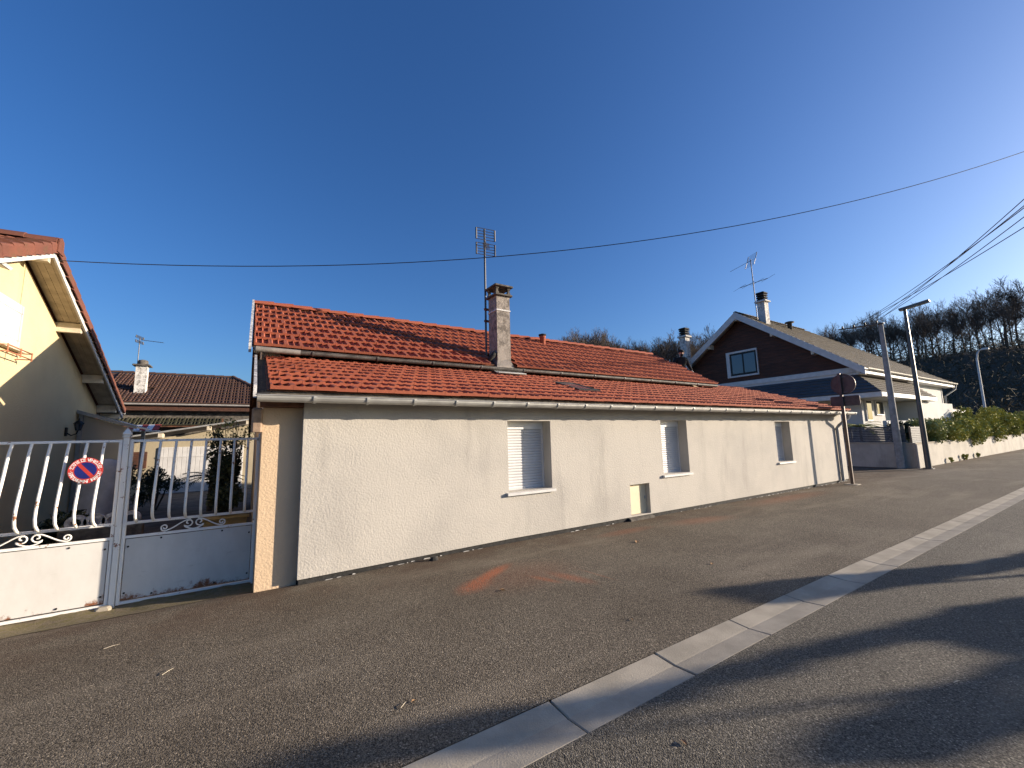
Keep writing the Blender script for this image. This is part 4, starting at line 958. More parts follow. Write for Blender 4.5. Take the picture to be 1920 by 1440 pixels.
# pent roof wrapping gable and street side
PE = (25.25, 7.10, 3.40); PT = 4.45
pm = MB(); EX_ = 33.9
pm.add([(PE[0], PE[1], PE[2]), (PE[0], YB2, PE[2]), (GX, YB2, PT), (GX, 8.30, PT), (EX_, PE[1], PE[2]), (EX_, 8.30, PT)], [(1, 0, 3, 2), (0, 4, 5, 3)])
pr_ = pm.build('pent_roof', 'white_paint', RH)
b = MB(); courses(b, (PE[0]-.02, YB2, PE[2]+.03), (PE[0]-.02, PE[1]-.02, PE[2]+.03), (GX, 8.30, PT+.03), (GX, YB2, PT+.03), 6, .05); tag(b.build('slate_courses', 'slate_tile', pr_), kind='stuff')
b = MB(); courses(b, (PE[0]-.02, PE[1]-.02, PE[2]+.03), (EX_+.05, PE[1]-.02, PE[2]+.03), (EX_+.05, 8.30, PT+.03), (GX, 8.30, PT+.03), 7, .04, 1); tag(b.build('tile_courses', 'grey_tile', pr_), kind='stuff')
MB().box(PE[0]-.05, PE[0], PE[1]-.05, YB2, PE[2]-.22, PE[2]+.01).build('fascia', 'white_paint', pr_)
MB().box(PE[0]+.003, EX_, PE[1]-.06, PE[1]-.003, PE[2]-.20, PE[2]+.0).build('fascia', 'white_paint', pr_)
MB().slab((PE[0]+.01, PE[1], PE[2]-.20), (EX_, PE[1], PE[2]-.20), (EX_, 8.298, PE[2]-.20), (PE[0]+.01, 8.298, PE[2]-.20), .02).build('soffit', 'white_paint', pr_)
# wing wall, lower windows, balcony parapet
MB().box(31.6, 38.6, 7.35, 8.298, -.3, 3.15).build('wing_wall', 'white_render', RH)
for (x_, x2, z_, z2) in ((26.95, 27.55, 2.15, 3.12), (28.35, 29.25, 2.45, 3.1)):
    f = MB().bevbox(x_-.07, x2+.07, 8.22, 8.298, z_-.06, z2+.06, .01).build('window', 'white_paint', RH); MB().box(x_, x2, 8.205, 8.219, z_, z2).build('pane', 'dark_pane', f)
f = MB().box(GX-.06, GX-.002, 10.6, 12.4, 2.3, 3.15).build('window', 'white_paint', RH); MB().box(GX-.075, GX-.061, 10.7, 12.3, 2.36, 3.1).build('pane', 'dark_pane', f)
b = MB(); b.bevbox(26.0, 29.6, 7.25, 7.40, -.3, 2.05, .02); b.build('balcony_parapet', 'white_render', RH)
for k in range(7): MB().box(25.99, 26.9, 7.215, 7.249, 1.18+k*.12, 1.25+k*.12).build('louvre', 'white_paint', RH)
# its chimneys
def stack(x0, x1, y0, y1, z0, z1, P):
    c_ = MB().box(x0, x1, y0, y1, z0, z1).build('chimney', 'sooty_white', P); MB().bevbox(x0-.12, x1+.12, y0-.12, y1+.12, z1, z1+.10, .03).build('cap', 'white_render', c_)
    for zz_ in (0, .16, .32):
        MB().bevbox(x0-.02, x1+.02, y0-.02, y1+.02, z1+.10+zz_, z1+.20+zz_, .03).build('louvre', 'bitumen', c_)
    MB().box(x0+.08, x1-.08, y0+.08, y1-.08, z1+.1, z1+.60).build('flue', 'bitumen', c_)
    MB().bevbox(x0-.04, x1+.04, y0-.04, y1+.04, z1+.56, z1+.66, .04).build('hood', 'bitumen', c_)
stack(27.45, 27.95, 12.85, 13.3, 8.2, 9.95, RH)
b = MB(); b.lathe([(.14, -.6), (.14, .22), (.28, .24), (.28, .30), (.16, .34)], (30.9, 13.0, 8.75), 10); b.build('roof_vent', 'dark_concrete', RH)
an2 = mast_tree('tv_antenna', (27.75, 13.5, 8.7), (27.62, 13.5, 13.05), 'tall television antenna on the roof of the timber gable house', .03)
uhf(an2, (27.62, 13.45, 12.95), (-.9, .6, -.55), (.4, .9, 0), (.5, 0, .85), 8, 1.6, (.8, .5))
MB().tube([(26.9, 14.0, 11.1), (28.6, 13.0, 11.75)], .02, 6).build('cross_boom', 'lamp_grey', an2)
for q in (0, .3, .62, 1): 
    p = Vector((26.9, 14.0, 11.1)).lerp(Vector((28.6, 13.0, 11.75)), q); MB().tube([p-Vector((.35, .6, 0)), p+Vector((.35, .6, 0))], .009, 4).build('dipole', 'lamp_grey', an2)
# separate chimney of the house further behind
g = root('rear_house', (21.2, 19.5, 0), 'house hidden behind the roofs, only its white chimney rising', 'house')
b = MB(); b.box(18.5, 24, 18, 22, -.3, 3.4); b.build('wall', 'white_render', g)
b = MB(); b.prism([(18.3, 17.7, 3.4), (18.3, 22.3, 3.4), (18.3, 20, 5.0)], (6, 0, 0)); b.build('roof', 'brown_tile', g)
stack(24.95, 25.42, 16.95, 17.4, 0, 8.25, g)

# ================================================================== GARDEN WALL, FENCE, HEDGE
g = root('garden_wall', (24, 7, 0), 'weathered rendered garden wall turning the street corner', 'wall')
b = MB(); b.box(23.85, 24.05, 6.041, 13, -.3, 1.02); b.box(23.85, 62, 5.84, 6.04, -.3, .98); b.build('wall', 'garden_render', g)
b = MB(); b.bevbox(23.81, 24.09, 6.083, 13, 1.02, 1.06, .01); b.build('coping', 'concrete', g)
b = MB(); b.bevbox(23.81, 62, 5.80, 6.08, .98, 1.025, .01); b.build('coping', 'concrete', g)
MB().tube([(23.83, 5.80, -.05), (23.83, 5.80, .98)], .045, 8).build('drain_pipe', 'pvc_grey', g)
f = root('slat_fence', (24, 7.5, 1.06), 'dark slate-grey slatted fence standing on the garden wall', 'fence')
sl1 = MB().bevbox(0, .03, 0, 6.7, 0, .066, .004).mesh('slat', 'slate_slat'); sl2 = MB().bevbox(0, 1.9, 0, .03, 0, .066, .004).mesh('slat', 'slate_slat')
for k in range(9):
    inst('slat', sl1, (23.93+random.uniform(0, .01), 6.12, 1.065+k*.077), f); inst('slat', sl2, (23.98, 5.92+random.uniform(0, .01), 1.03+k*.077), f)
for y_ in (6.13, 8.0, 9.9, 11.8): MB().box(23.965, 24.01, y_, y_+.05, 1.06, 1.77).build('post', 'lamp_grey', f)
for x_ in (23.99, 25.8): MB().box(x_, x_+.05, 5.955, 6.0, 1.025, 1.74).build('post', 'lamp_grey', f)
def hedge(name, x0, x1, y0, y1, z0, z1, n, size, mat, label, group, wav=.25):
    t = root(name, ((x0+x1)/2, (y0+y1)/2, z0), label, 'hedge', group); P = []
    nc = max(6, int((x1-x0)*2.6))
    for k in range(nc):
        c = (random.uniform(x0, x1), random.uniform(y0, y1), z0+(z1-z0)*random.uniform(.25, .8)); rz = (z1-z0)*random.uniform(.25, .42)
        P.append(blob_points(n//nc, c, (random.uniform(.4, .8), .45, rz), .4))
    P = np.concatenate(P); P = P[P[:, 2] > z0-.55]
    o = mesh_obj('foliage', leaf_mesh('foliage', P-np.array(ORG[t]), size, mat, .45), t, ORG[t]); tag(o, kind='stuff')
    for k in range(int((x1-x0)*1.2)+2):
        x_ = random.uniform(x0, x1); y_ = (y0+y1)/2+.35; MB().tube([(x_, y_+.1, -.2), (x_+random.uniform(-.2, .2), y_, z0+.2), (x_+random.uniform(-.4, .4), y_-.2, z0+(z1-z0)*.7)], [.03, .02, .008], 5).build('stem', 'bark', t)
hedge('hedge', 25.9, 29.5, 5.80, 6.8, .85, 2.1, 6500, .15, 'leaf_yellow', 'pale variegated shrub hedge behind the street lamp', None)
hedge('hedge', 29.4, 38, 5.72, 6.9, .72, 2.25, 11500, .16, 'leaf_green', 'yellow-green hedge spilling over the garden wall past the pale shrubs', None)
hedge('hedge', 37.8, 60, 5.70, 7.4, .72, 2.75, 18000, .20, 'leaf_green', 'long far green hedge along the end of the garden wall', None)
hedge('hedge', 34, 46, 8.6, 10.5, .6, 2.55, 6500, .22, 'leaf_red', 'dark reddish hedge behind the green one', None)
shrub('garden_shrub', (25.8, 6.7, 1.5), (.9, .5, .7), 1500, .13, 'leaf_dark', 'dark leafy shrub behind the slatted fence corner', base_z=0)
fronds('fan_palm', (24.55, 7.85, 1.78), 19, 1.05, 'leaf_green', 'green palm fronds rising over the slatted fence')
for k, (x_, y_) in enumerate(((28.2, 5.72), (30.6, 5.70), (31.3, 5.70), (33.6, 5.72))):
    shrub('weed_tuft', (x_, y_, .12), (.28, .12, .16), 160, .09, 'leaf_green', 'small green weed tuft sprouting at the foot of the garden wall', 'weed', 'weeds at the garden wall foot', clumps=3, stems=1, base_z=0.)
# annex behind, at the far end
g = root('far_annex', (48, 11, 0), 'small white annex with a low grey roof beyond the timber gable house', 'house')
MB().box(44, 50, 9.6, 15, -.3, 3.0).build('wall', 'white_render', g)
b = MB(); b.prism([(43.4, 9.0, 3.0), (43.4, 15.6, 3.0), (43.4, 12.3, 4.3)], (7.4, 0, 0)); b.build('roof', 'grey_tile', g)
MB().box(43.4, 50.8, 8.95, 8.998, 2.82, 3.03).build('fascia', 'white_paint', g)
f_ = MB().box(45, 46.2, 9.54, 9.598, .9, 2.2).build('window', 'white_paint', g); MB().box(45.1, 46.1, 9.52, 9.539, 1.0, 2.1).build('pane', 'dark_pane', f_)

# ================================================================== POLES, LAMP, SIGN
g = root('street_lamp', (23.45, 5.42, 0), 'tall slim dark street lamp with flat tilted head by the garden wall corner', 'street lamp')
MB().tube([(23.45, 5.42, -.02), (23.45, 5.42, 6.70)], [.105, .055], 10).build('column', 'lamp_grey', g)
b = MB(); b.prism([(23.33, 5.58, 6.66), (23.57, 5.58, 6.66), (23.57, 4.62, 6.80), (23.33, 4.62, 6.80)], (0, .02, .10)); b.build('lamp_head', 'lamp_grey', g)
MB().bevbox(23.30, 23.60, 5.27, 5.57, -.02, .03, .01).build('base_plate', 'lamp_grey', g)
g = root('utility_pole', (23.32, 6.25, 0), 'pale concrete utility pole with a wire crossarm behind the garden wall', 'utility pole')
PXu, PYu = 23.30, 6.42
PXu, PYu = 23.55, 6.30
MB().tube([(PXu, PYu, -.2), (PXu, PYu, 6.35)], [.15, .085], 12).build('shaft', 'pole_concrete', g)
MB().tube([(PXu-.1, PYu-.15, 6.28), (PXu-.2, PYu+1.5, 6.35)], .03, 6).build('crossarm', 'lamp_grey', g)
for k in range(4): MB().lathe([(.03, 0), (.045, .04), (.03, .08), (.04, .11), (.01, .14)], (PXu-.10-.02*k*3, PYu+.1+.4*k, 6.33), 8).build('insulator', 'black_iron', g)
g = root('utility_pole', (0.6, -4.6, 0), 'utility pole across the street carrying the bundle of wires', 'utility pole')
MB().tube([(.6, -4.6, -.2), (.6, -4.6, 6.6)], [.14, .085], 12).build('shaft', 'pole_concrete', g)
# round road sign seen from behind
g = root('road_sign', (15.63, 5.36, 0), 'back of a round road sign with a plate below on a brown post', 'road sign')
MB().bevbox(15.60, 15.66, 5.32, 5.40, -.02, 3.42, .006).build('post', 'sign_back', g)
n = 32
def xdisc(x, r, cy, cz): return [(x, cy+math.cos(2*math.pi*k/n)*r, cz+math.sin(2*math.pi*k/n)*r) for k in range(n)]
b = MB(); b.prism(xdisc(15.685, .325, 5.30, 3.07), (.004, 0, 0)); b.build('disc', 'sign_back', g)
b = MB(); A_ = xdisc(15.67, .325, 5.30, 3.07); B_ = xdisc(15.70, .325, 5.30, 3.07); I_ = xdisc(15.67, .312, 5.30, 3.07)
b.add(A_+B_+I_, [(j, (j+1) % n, n+(j+1) % n, n+j) for j in range(n)]+[(j, 2*n+j, 2*n+(j+1) % n, (j+1) % n) for j in range(n)]); b.build('rim', 'sign_back', g)
MB().bevbox(15.66, 15.685, 5.19, 5.41, 2.80, 2.84, .003).build('bracket', 'lamp_grey', g); MB().bevbox(15.66, 15.684, 5.19, 5.41, 3.28, 3.32, .003).build('bracket', 'lamp_grey', g)
pts = []
for cy, cz, a0 in ((5.63, 2.65, 0), (4.97, 2.65, 90), (4.97, 2.44, 180), (5.63, 2.44, 270)):
    for t in range(5):
        a = R_(a0+t*22.5); pts.append((15.68, cy+math.cos(a)*.05, cz+math.sin(a)*.05))
MB().prism(pts, (.012, 0, 0)).build('plate', 'sign_back', g)
MB().box(15.662, 15.679, 5.2, 5.4, 2.53, 2.57).build('bracket', 'lamp_grey', g)
MB().bevbox(15.45, 15.81, 5.18, 5.54, -.05, .012, .02).build('footing', 'concrete', g)
g = root('street_lamp', (60, 9.3, 0), 'distant curved white street lamp against the dark wood', 'street lamp')
MB().tube([(60, 9.3, -.3), (60, 9.25, 8.2), (60, 9.15, 8.8), (60, 8.98, 9.05), (60, 8.8, 9.12)], [.11, .08, .07, .06, .05], 8).build('column', 'white_paint', g)
MB().bevbox(59.85, 60.15, 8.35, 8.85, 9.04, 9.22, .05).build('lamp_head', 'white_paint', g)
# ================================================================== WIRES
def wire(p0, p1, sag, r, label, group=None, s1=1., n=48):
    p0, p1 = Vector(p0), Vector(p1); P = []
    for k in range(n+1):
        s = s1*k/n; q = p0.lerp(p1, s); q.z -= 4*sag*s*(1-s); P.append(q)
    return single('overhead_wire', MB().tube(P, r, 5), 'cable', label, 'wire', group)
wire((-2.97, 10.05, 4.93), (15, 1.03, 8.0), 1.0, .008, 'single wire swooping from the yellow gable over the long roof', None, 1.45)
for k, (y0_, z0_, y1_, z1_) in enumerate(((6.40, 6.42, .98, 5.99), (6.75, 6.40, 1.0, 5.86), (7.1, 6.43, 1.02, 5.81), (6.6, 6.36, 1.0, 5.66), (7.3, 6.42, 1.0, 5.47))):
    pa = Vector((23.42, y0_, z0_)); pb = Vector((12.5, y1_, z1_)); wire(pa, pb, .10, .009, 'thin overhead wire of the bundle strung from the pale concrete pole', 'wires strung from the concrete pole', 1.95)

# ================================================================== WOODED HILL
def bare_tree(seed, H=13., spread=1., fork=.35):
    """leafless broadleaf: returns (trunk mesh, crown mesh); unit metres, base at origin"""
    rg = random.Random(seed); segs = {0: [], 1: []}
    def grow(p, d, L, r, depth):
        n = 4 if depth < 2 else 3 if depth < 4 else 2; pts = [p]; rad = [r]; dd = d.copy()
        for i in range(n):
            j = .10 if depth == 0 else .22
            dd = (dd+Vector((rg.uniform(-j, j), rg.uniform(-j, j), rg.uniform(-j*.4, j*.7)+(.06 if depth else .02)))).normalized()
            p = p+dd*L/n; pts.append(p); rad.append(r*(1-(.42 if depth == 0 else .72)*(i+1)/n))
        segs[0 if depth == 0 else 1].append((pts, rad, 6 if depth == 0 else 4 if depth < 3 else 3))
        if depth >= 5: return
        k = rg.randint(6, 8) if depth == 0 else rg.randint(4, 5) if depth < 3 else 3
        for c in range(k):
            t = rg.uniform(fork if depth == 0 else .25, 1.); t = 1. if c == 0 else t
            q = t*n; i = min(n-1, int(q)); pp = pts[i].lerp(pts[i+1], q-i); rr_ = rad[i]+(rad[i+1]-rad[i])*(q-i)
            ax = Vector((rg.uniform(-1, 1), rg.uniform(-1, 1), rg.uniform(-.1, .5))).normalized()
            w_ = rg.uniform(.45, .95)*spread if c else .25
            nd = (dd*(1-w_*.5)+ax*w_).normalized(); nd.z = abs(nd.z)*.8+.15; nd.normalize()
            grow(pp, nd, L*(rg.uniform(.50, .72) if depth else rg.uniform(.40, .58)), max(.013, rr_*.62), depth+1)
    grow(Vector((0, 0, -.6)), Vector((0, 0, 1)), H*.62, H*.016, 0)
    out = []
    for k in (0, 1):
        b = MB()
        for pts, rad, n in segs[k]: b.tube(pts, [max(.019, r) for r in rad], n, False, False)
        out.append(b.mesh('trunk' if k == 0 else 'crown', 'bark_hill'))
    mz = max(v.co.z for v in out[1].vertices)
    return out[0], out[1], mz
forms = [bare_tree(11, 13, 1.0), bare_tree(12, 13, .8, .5), bare_tree(13, 13, 1.15, .3), bare_tree(14, 13, .7, .55), bare_tree(15, 13, .95, .4)]
def place_tree(az, r, top, label, group, k):
    x, y = r*math.cos(R_(az)), r*math.sin(R_(az)); z = hz(x, y); tr, cr, mz = forms[k]
    s_ = max(.5, (top*r+1.65-z)/mz)
    t = root('bare_tree', (x, y, z), label, 'tree', group)
    for nm, me in (('trunk', tr), ('crown', cr)):
        o = bpy.data.objects.new(nm, me); col.objects.link(o); o.parent = t
    t.scale = (s_*random.uniform(.9, 1.1),)*2+(s_,); t.rotation_euler = (0, 0, random.uniform(0, 6.28))
def skyline(az):
    pts = ((4, .212), (6.2, .222), (7.6, .222), (9.5, .205), (11, .214), (13, .205), (15.3, .212), (17.5, .205), (20, .196), (22, .185), (30, .20), (33, .222), (36, .212), (38, .19), (42, .205), (45, .236), (48, .236), (51, .218), (54, .20), (58, .17))
    return float(np.interp(az, [p[0] for p in pts], [p[1] for p in pts]))
random.seed(21)
for k in range(58):
    az = 3.4+k*.325+random.uniform(-.25, .25); place_tree(az, random.uniform(108, 150), skyline(az)*random.uniform(.90, 1.06), 'bare winter tree on the wooded hill above the hedge and far street lamp', 'trees on the hill beyond the hedge', k % 5)
for k in range(20):
    az = 31.2+k*.33+random.uniform(-.2, .2); place_tree(az, random.uniform(112, 150), skyline(az)*random.uniform(.98, 1.14), 'bare winter tree beside the white rear chimney', 'trees beside the rear chimney', k % 5)
for k in range(66):
    az = 37.2+k*.24+random.uniform(-.25, .25); place_tree(az, random.uniform(112, 150), skyline(az)*random.uniform(1.03, 1.15), 'bare rounded winter tree on the hill over the red ridge', 'trees over the red ridge', k % 5)
# scrub that fills the slope under the trees
def scrub():
    P = []; n = 60000
    az = np.random.uniform(1.5, 56, n); r = np.random.uniform(56, 148, n)
    x = r*np.cos(np.radians(az)); y = r*np.sin(np.radians(az)); z = np.array([hz(a, b) for a, b in zip(x, y)])+np.random.uniform(0, 1, n)**1.6*3.4
    o = mesh_obj('hill_scrub', leaf_mesh('hill_scrub', np.stack([x, y, z], 1), 1.0, 'brush', .07)); tag(o, 'dark leafless scrub covering the hillside under the trees', 'scrub', kind='stuff')
scrub()
def conifer(x, y, z, h, r, label, group=None, mat='leaf_dark', n=1500, size=.6):
    t = root('conifer', (x, y, z), label, 'tree', group)
    MB().tube([(x, y, z-.3), (x, y, z+h*.97)], [h*.02, .03], 6).build('trunk', 'bark_hill', t)
    u = np.random.uniform(0, 1, n)**.8; a = np.random.uniform(0, 6.283, n); rad = r*np.sqrt(1-u)*np.random.uniform(.3, 1, n)**.5*(.8+.2*np.sin(a*5+u*40))
    P = np.stack([rad*np.cos(a), rad*np.sin(a), h*(.08+.92*u)], 1)
    tag(mesh_obj('foliage', leaf_mesh('foliage', P, size, mat, .4, .3), t, (x, y, z)), kind='stuff')
for az, r, top, lb in ((22.3, 112, .178, 'dark conifer rising behind the grey hipped roof'), (43.2, 120, .205, 'dark conifer among the bare trees over the red ridge')):
    x, y = r*math.cos(R_(az)), r*math.sin(R_(az)); conifer(x, y, hz(x, y), top*r+1.65-hz(x, y), 2.6, lb, n=2200)
# dark bushes between hedge and hill
for k, (x, y, rx, rz_) in enumerate(((62, 11.5, 3.2, 1.9), (70, 10, 3.6, 2.3), (76, 14, 4.5, 2.6), (66, 14.5, 3, 2.0))):
    shrub('dark_bush', (x, y, rz_*.8), (rx, 1.8, rz_), 2600, .38, 'leaf_dark', 'dark bush at the foot of the wooded hill behind the far lamp', 'bush', 'bushes at the foot of the hill', base_z=-.3, stems=4)

# ================================================================== MAN AT THE ROOF END
def skin(name, V, E, rad, mat, parent, rootv=0, sub=2):
    me = bpy.data.meshes.new(name); off = ORG[parent]
    me.from_pydata([tuple(Vector(v)-off) for v in V], E, []); me.materials.append(MAT[mat])
    o = bpy.data.objects.new(name, me); col.objects.link(o); o.parent = parent; ORG[o] = off
    m = o.modifiers.new('skin', 'SKIN'); m.use_smooth_shade = True
    for i, r in enumerate(rad):
        d = me.skin_vertices[0].data[i]; d.radius = (r, r) if not isinstance(r, tuple) else r; d.use_root = i == rootv
    sm_ = o.modifiers.new('sub', 'SUBSURF'); sm_.levels = sub; sm_.render_levels = sub
    return o
PB = Vector((14.36, 10.06, 3.16)); rt = Vector((.845, -.535, 0)); fw = Vector((-.535, -.845, 0))   # rt: his left as we see him facing us; fw: towards us
def pp(r, f, z): return PB+rt*r+fw*f+Vector((0, 0, z))
man = root('person', PB, 'man in dark work jacket and knitted cap at the far end of the red roof', 'person')
J = dict(pel=pp(0, 0, .95), ab=pp(.0, .02, 1.10), ch=pp(.0, .05, 1.33), nk0=pp(.0, .07, 1.48), nk1=pp(.01, .09, 1.56), hd=pp(.02, .10, 1.66), ht=pp(.02, .10, 1.76),
         ls=pp(.19, .05, 1.42), le=pp(.29, .08, 1.14), lw=pp(.33, .22, .93), rs=pp(-.19, .06, 1.42), re=pp(-.34, .12, 1.20), rw=pp(-.30, .34, 1.10),
         lh=pp(.10, 0, .90), lk=pp(.13, .06, .50), la=pp(.13, .0, .08), lt=pp(.14, .16, .04), rh=pp(-.10, 0, .90), rk=pp(-.12, .06, .50), ra=pp(-.12, 0, .08), rtt=pp(-.14, .16, .04))
names = list(J); idx = {k: i for i, k in enumerate(names)}
ED = [('pel', 'ab'), ('ab', 'ch'), ('ch', 'nk0'), ('nk0', 'nk1'), ('nk1', 'hd'), ('hd', 'ht'), ('ch', 'ls'), ('ls', 'le'), ('le', 'lw'), ('ch', 'rs'), ('rs', 're'), ('re', 'rw'), ('pel', 'lh'), ('lh', 'lk'), ('lk', 'la'), ('la', 'lt'), ('pel', 'rh'), ('rh', 'rk'), ('rk', 'ra'), ('ra', 'rtt')]
RD = dict(pel=.14, ab=.13, ch=.155, nk0=.075, nk1=.06, hd=.098, ht=.075, ls=.07, le=.047, lw=.032, rs=.07, re=.047, rw=.032, lh=.09, lk=.06, la=.042, lt=.035, rh=.09, rk=.06, ra=.042, rtt=.035)
skin('body', [J[k] for k in names], [(idx[a], idx[b_]) for a, b_ in ED], [RD[k] for k in names], 'skin', man)
jn = ['pel', 'ab', 'ch', 'nk0', 'ls', 'le', 'lw', 'rs', 're', 'rw']; ji = {k: i for i, k in enumerate(jn)}
skin('jacket', [J[k] for k in jn], [(ji[a], ji[b_]) for a, b_ in ED if a in ji and b_ in ji], [dict(pel=.175, ab=.175, ch=.195, nk0=.10, ls=.10, le=.072, lw=.052, rs=.10, re=.072, rw=.052)[k] for k in jn], 'cloth_dark', man)
tn = ['pel', 'lh', 'lk', 'la', 'rh', 'rk', 'ra']; ti = {k: i for i, k in enumerate(tn)}
skin('trousers', [J[k] for k in tn], [(ti[a], ti[b_]) for a, b_ in ED if a in ti and b_ in ti], [dict(pel=.16, lh=.115, lk=.08, la=.065, rh=.115, rk=.08, ra=.065)[k] for k in tn], 'cloth_dark', man)
for a_, t_ in (('la', 'lt'), ('ra', 'rtt')): skin('boot', [J[a_]-Vector((0, 0, .0)), J[t_]], [(0, 1)], [.058, .05], 'bitumen', man)
hd = J['hd']
b = MB(); cp = []; n = 14
for z_, r_ in ((.025, .118), (.06, .120), (.10, .105), (.135, .07), (.15, .01)): cp += [tuple(hd+rt*math.cos(a)*r_+fw*math.sin(a)*r_*1.06+Vector((0, 0, z_+(-.008*math.sin(a))))) for a in np.linspace(0, 2*math.pi, n, False)]
b.add(cp, [(i*n+j, i*n+(j+1) % n, (i+1)*n+(j+1) % n, (i+1)*n+j) for i in range(4) for j in range(n)], True); b.build('cap', 'cloth_dark', man)
def blob(name, c, r, mat, par, n=8):
    b = MB(); b.lathe([(max(.0005, r*math.sin(t)), -r*math.cos(t)) for t in np.linspace(.05, math.pi-.05, 6)], c, n); return b.build(name, mat, par)
bodyo = [o for o in man.children if o.name.startswith('body')][0]
blob('nose', hd+fw*.105+Vector((0, 0, -.015)), .017, 'skin', bodyo)
for s_ in (-1, 1): blob('eye', hd+fw*.092+rt*s_*.033+Vector((0, 0, .012)), .011, 'black_iron', bodyo); blob('ear', hd+rt*s_*.10+Vector((0, 0, -.005)), .022, 'skin', bodyo)
blob('beard', hd+fw*.055+Vector((0, 0, -.085)), .062, 'cloth_dark', bodyo)
b = MB(); b.add([tuple(hd+fw*.101+rt*x_+Vector((0, 0, z_))) for x_, z_ in ((-.022, -.05), (.022, -.05), (.02, -.058), (-.02, -.058))], [(0, 1, 2, 3)]); b.build('mouth', 'terracotta', bodyo)
for w_, e_, s_ in (('lw', 'le', 1), ('rw', 're', -1)):       # gloved hands: palm, four fingers, thumb
    W = J[w_]; d = (W-J[e_]).normalized(); sd = d.cross(Vector((0, 0, 1))).normalized(); up_ = sd.cross(d); P = [W-d*.02, W+d*.045, W+d*.085]; Ed = [(0, 1), (1, 2)]; Rr = [.034, .040, .036]
    for k in range(4):
        o0 = sd*(k-1.5)*.021; l_ = (.058, .070, .066, .050)[k]; P += [W+d*.10+o0, W+d*(.10+l_*.55)+o0-up_*.008, W+d*(.10+l_)+o0-up_*.03]; i0 = len(P)-3; Ed += [(2, i0), (i0, i0+1), (i0+1, i0+2)]; Rr += [.0105, .010, .0085]
    P += [W+d*.05+sd*s_*.045, W+d*.095+sd*s_*.062-up_*.015]; Ed += [(1, len(P)-2), (len(P)-2, len(P)-1)]; Rr += [.012, .010]
    skin('glove', P, Ed, Rr, 'glove', man, 1, 1)
# the scaffold he stands on, behind the roof end
g = root('scaffold', (14.6, 10.3, -.05), 'tube scaffold standing behind the far end of the red roof', 'scaffold')
for x_, y_ in ((13.85, 9.65), (15.3, 9.65), (13.85, 10.8), (15.3, 10.8)): MB().tube([(x_, y_, -.05), (x_, y_, 3.11)], .024, 8).build('upright', 'galv', g)
for y_ in (9.65, 10.8): MB().tube([(13.75, y_, 3.06), (15.4, y_, 3.06)], .024, 8).build('ledger', 'galv', g)
for k in range(4): MB().bevbox(13.75, 15.4, 9.62+k*.3, 9.62+k*.3+.28, 3.09, 3.13, .005).build('plank', 'brown_wood', g)

# ================================================================== CONIFERS ACROSS THE STREET (their shadows fall over the road)
HSD = Vector((SD.x, SD.y)).normalized(); TE = math.tan(SUN_EL)
def inside(poly, x, y):
    c = False; j = len(poly)-1
    for i in range(len(poly)):
        xi, yi = poly[i]; xj, yj = poly[j]
        if (yi > y) != (yj > y) and x < (xj-xi)*(y-yi)/(yj-yi+1e-9)+xi: c = not c
        j = i
    return c
def columnar(name, outline, xt, label, dens, size, extra=()):
    """columnar evergreen whose lit outline is given by the shape of its long shadow"""
    rg = np.random.RandomState(len(outline)); xs_ = [p[0] for p in outline]; ys_ = [p[1] for p in outline]; P = []
    A = (max(xs_)-min(xs_))*(max(ys_)-min(ys_))
    for q in range(int(A*dens)):
        x = rg.uniform(min(xs_), max(xs_)); y = rg.uniform(min(ys_), max(ys_))
        if not inside(outline, x, y): continue
        t = (xt+rg.normal()*.35-x)/HSD.x
        if t < .3: continue
        P.append((x+HSD.x*t, y+HSD.y*t, t*TE))
    P = np.array(P); bx, by = P[:, 0].mean(), P[P[:, 2] < 1.2][:, 1].mean() if (P[:, 2] < 1.2).any() else P[:, 1].mean()
    T = root(name, (bx, by, 0), label, 'conifer')
    tag(mesh_obj('foliage', leaf_mesh('foliage', P-np.array((bx, by, 0)), size, 'leaf_dark', .55), T, (bx, by, 0)), kind='stuff')
    hi = P[P[:, 2].argmax()]; MB().tube([(bx, by, -.3), (bx, (by+hi[1])/2, hi[2]*.5), tuple(hi)], [.09, .05, .01], 7).build('trunk', 'bark', T)
def ext(p, xt): t = (xt-p[0])/HSD.x; return (p[0]+HSD.x*t, p[1]+HSD.y*t)
XT = 15.5
grid_sheet('verge', [-60, -20, 0, 20, 60, 130], [-30, -12, -4, -1.9], lambda x, y: -.03, 'soil')
columnar('slim_cypress', [(4.1, 2.87), (5.24, 2.50), (6.63, 1.86), (7.6, 1.46), (8.9, 1.15), ext((8.9, 1.15), XT), ext((8.5, .92), XT), (8.5, .92), (6.8, 1.42), (6.02, 1.70), (4.99, 2.0), (4.30, 2.30)], XT, 'slim dark cypress across the street', 620, .11)
columnar('tall_cypress', [(.16, 2.78), (.41, 2.70), (1.01, 2.53), (1.57, 2.34), (1.89, 2.21), (2.68, 1.98), (3.70, 1.74), (4.95, 1.38), (5.53, 1.28), (6.5, .93), ext((6.5, .93), XT), ext((6.2, .4), XT), (6.2, .4), (4.74, .88), (4.6, 1.24), (3.45, 1.60), (2.44, 1.80), (1.9, 1.96), (1.39, 2.08), (.67, 2.38), (.1, 2.60)], XT, 'tall bushy cypress across the street', 620, .11)
columnar('round_cypress', [(4.85, .92), (4.69, .845), (4.30, .872), (3.57, 1.08), (2.91, 1.24), (2.54, 1.245), (2.44, 1.18), (2.85, .86), (3.65, .62), (4.6, .30), (6.3, -.2), ext((6.3, -.2), XT), ext((6.2, .45), XT), (6.2, .45)], XT+.8, 'stout round-topped cypress across the street', 620, .11)

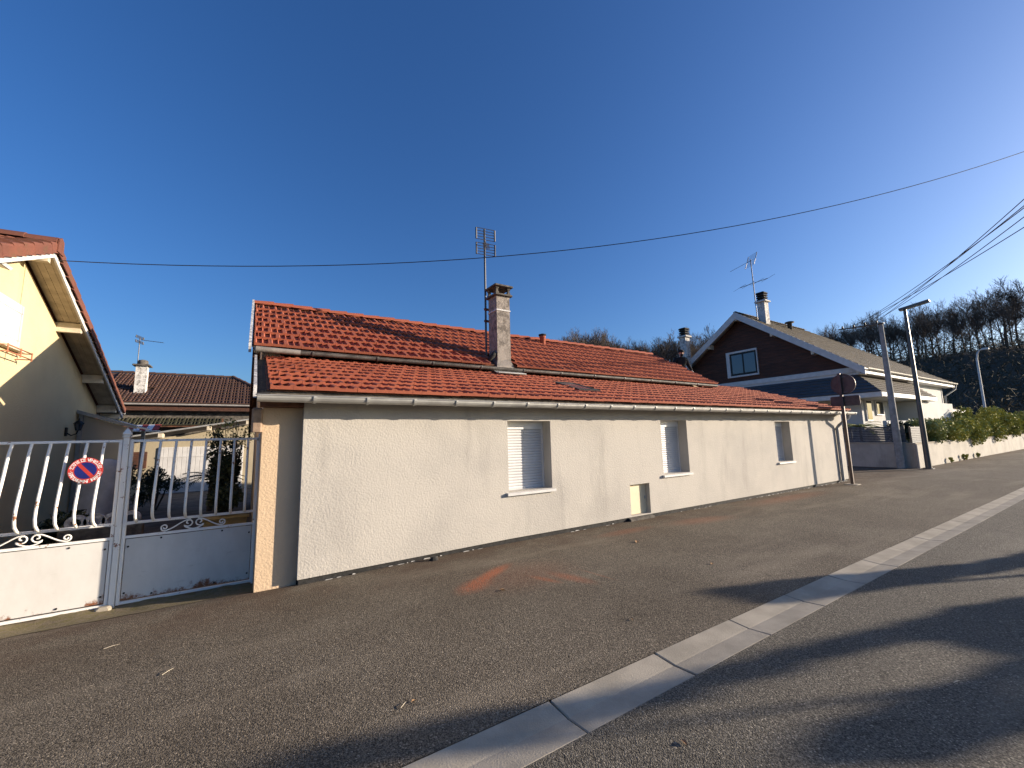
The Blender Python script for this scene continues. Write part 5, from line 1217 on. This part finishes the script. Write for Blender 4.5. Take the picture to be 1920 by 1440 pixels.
# ================================================================== SMALL LITTER
def dead_leaf(x, y, a, s, label):
    b = MB(); z = zg(x, y)+.006; pts = [(-.5, 0, 0), (-.15, .28, .22), (.25, .22, .10), (.55, 0, .05), (.25, -.22, .16), (-.15, -.28, .04), (0, 0, -.02)]
    v = [(x+s*(p[0]*math.cos(a)-p[1]*math.sin(a)), y+s*(p[0]*math.sin(a)+p[1]*math.cos(a)), z+s*p[2]) for p in pts]
    b.add(v, [(0, 6, 1), (1, 6, 2), (2, 6, 3), (3, 6, 4), (4, 6, 5), (5, 6, 0)])
    single('fallen_leaf', b, 'dead_leaf', label, 'leaf', 'fallen leaves on the asphalt')
for x, y, a, s, lb in ((5.17, 4.62, .4, .10, 'orange curled leaf lying before the beige hatch'), (2.06, 1.60, 1.2, .045, 'curled pale leaf on the road beside the concrete channel'), (2.43, 4.11, 2.4, .07, 'dry leaf lying beside the orange paint mark'), (3.0, 2.79, .9, .035, 'tiny pinkish leaf on the path near the channel'), (5.05, 3.31, .2, .06, 'dark leaf scrap on the open path'), (.97, 2.78, .1, .035, 'tan leaf scrap on the near path beside a twig')):
    dead_leaf(x, y, a, s, lb)
for x, y, a, L, lb in ((-.45, 4.15, .75, .09, 'pale straw lying on the path before the gate'), (.88, 2.76, .6, .06, 'short pale twig on the near path beside a tan leaf'), (-.95, 5.05, .2, .10, 'dry straw near the mossy verge'), (3.95, .95, -.4, .06, 'white scrap lying in the cypress shadow on the road')):
    z = zg(x, y)+.006; single('straw', MB().tube([(x, y, z), (x+L*.5*math.cos(a), y+L*.5*math.sin(a), z+.006), (x+L*math.cos(a+.1), y+L*math.sin(a+.1), z+.002)], [.002, .002, .001], 5), 'cream_wood', lb, 'straw', 'dry straws on the asphalt')
b = MB(); b.add([(2.30+.07*math.cos(a)*(1+.2*math.sin(3*a)), 5.78+.05*math.sin(a), zg(2.3, 5.78)-.005) for a in np.linspace(0, 6.283, 9, False)]+[(2.30+.04*math.cos(a), 5.78+.03*math.sin(a), zg(2.3, 5.78)+.05) for a in np.linspace(0, 6.283, 9, False)], [(j, (j+1) % 9, 9+(j+1) % 9, 9+j) for j in range(9)]+[tuple(range(9, 18))])
single('dirt_clod', b, 'bitumen', 'dark clod of dirt lying against the foot of the cream wall', 'clod')
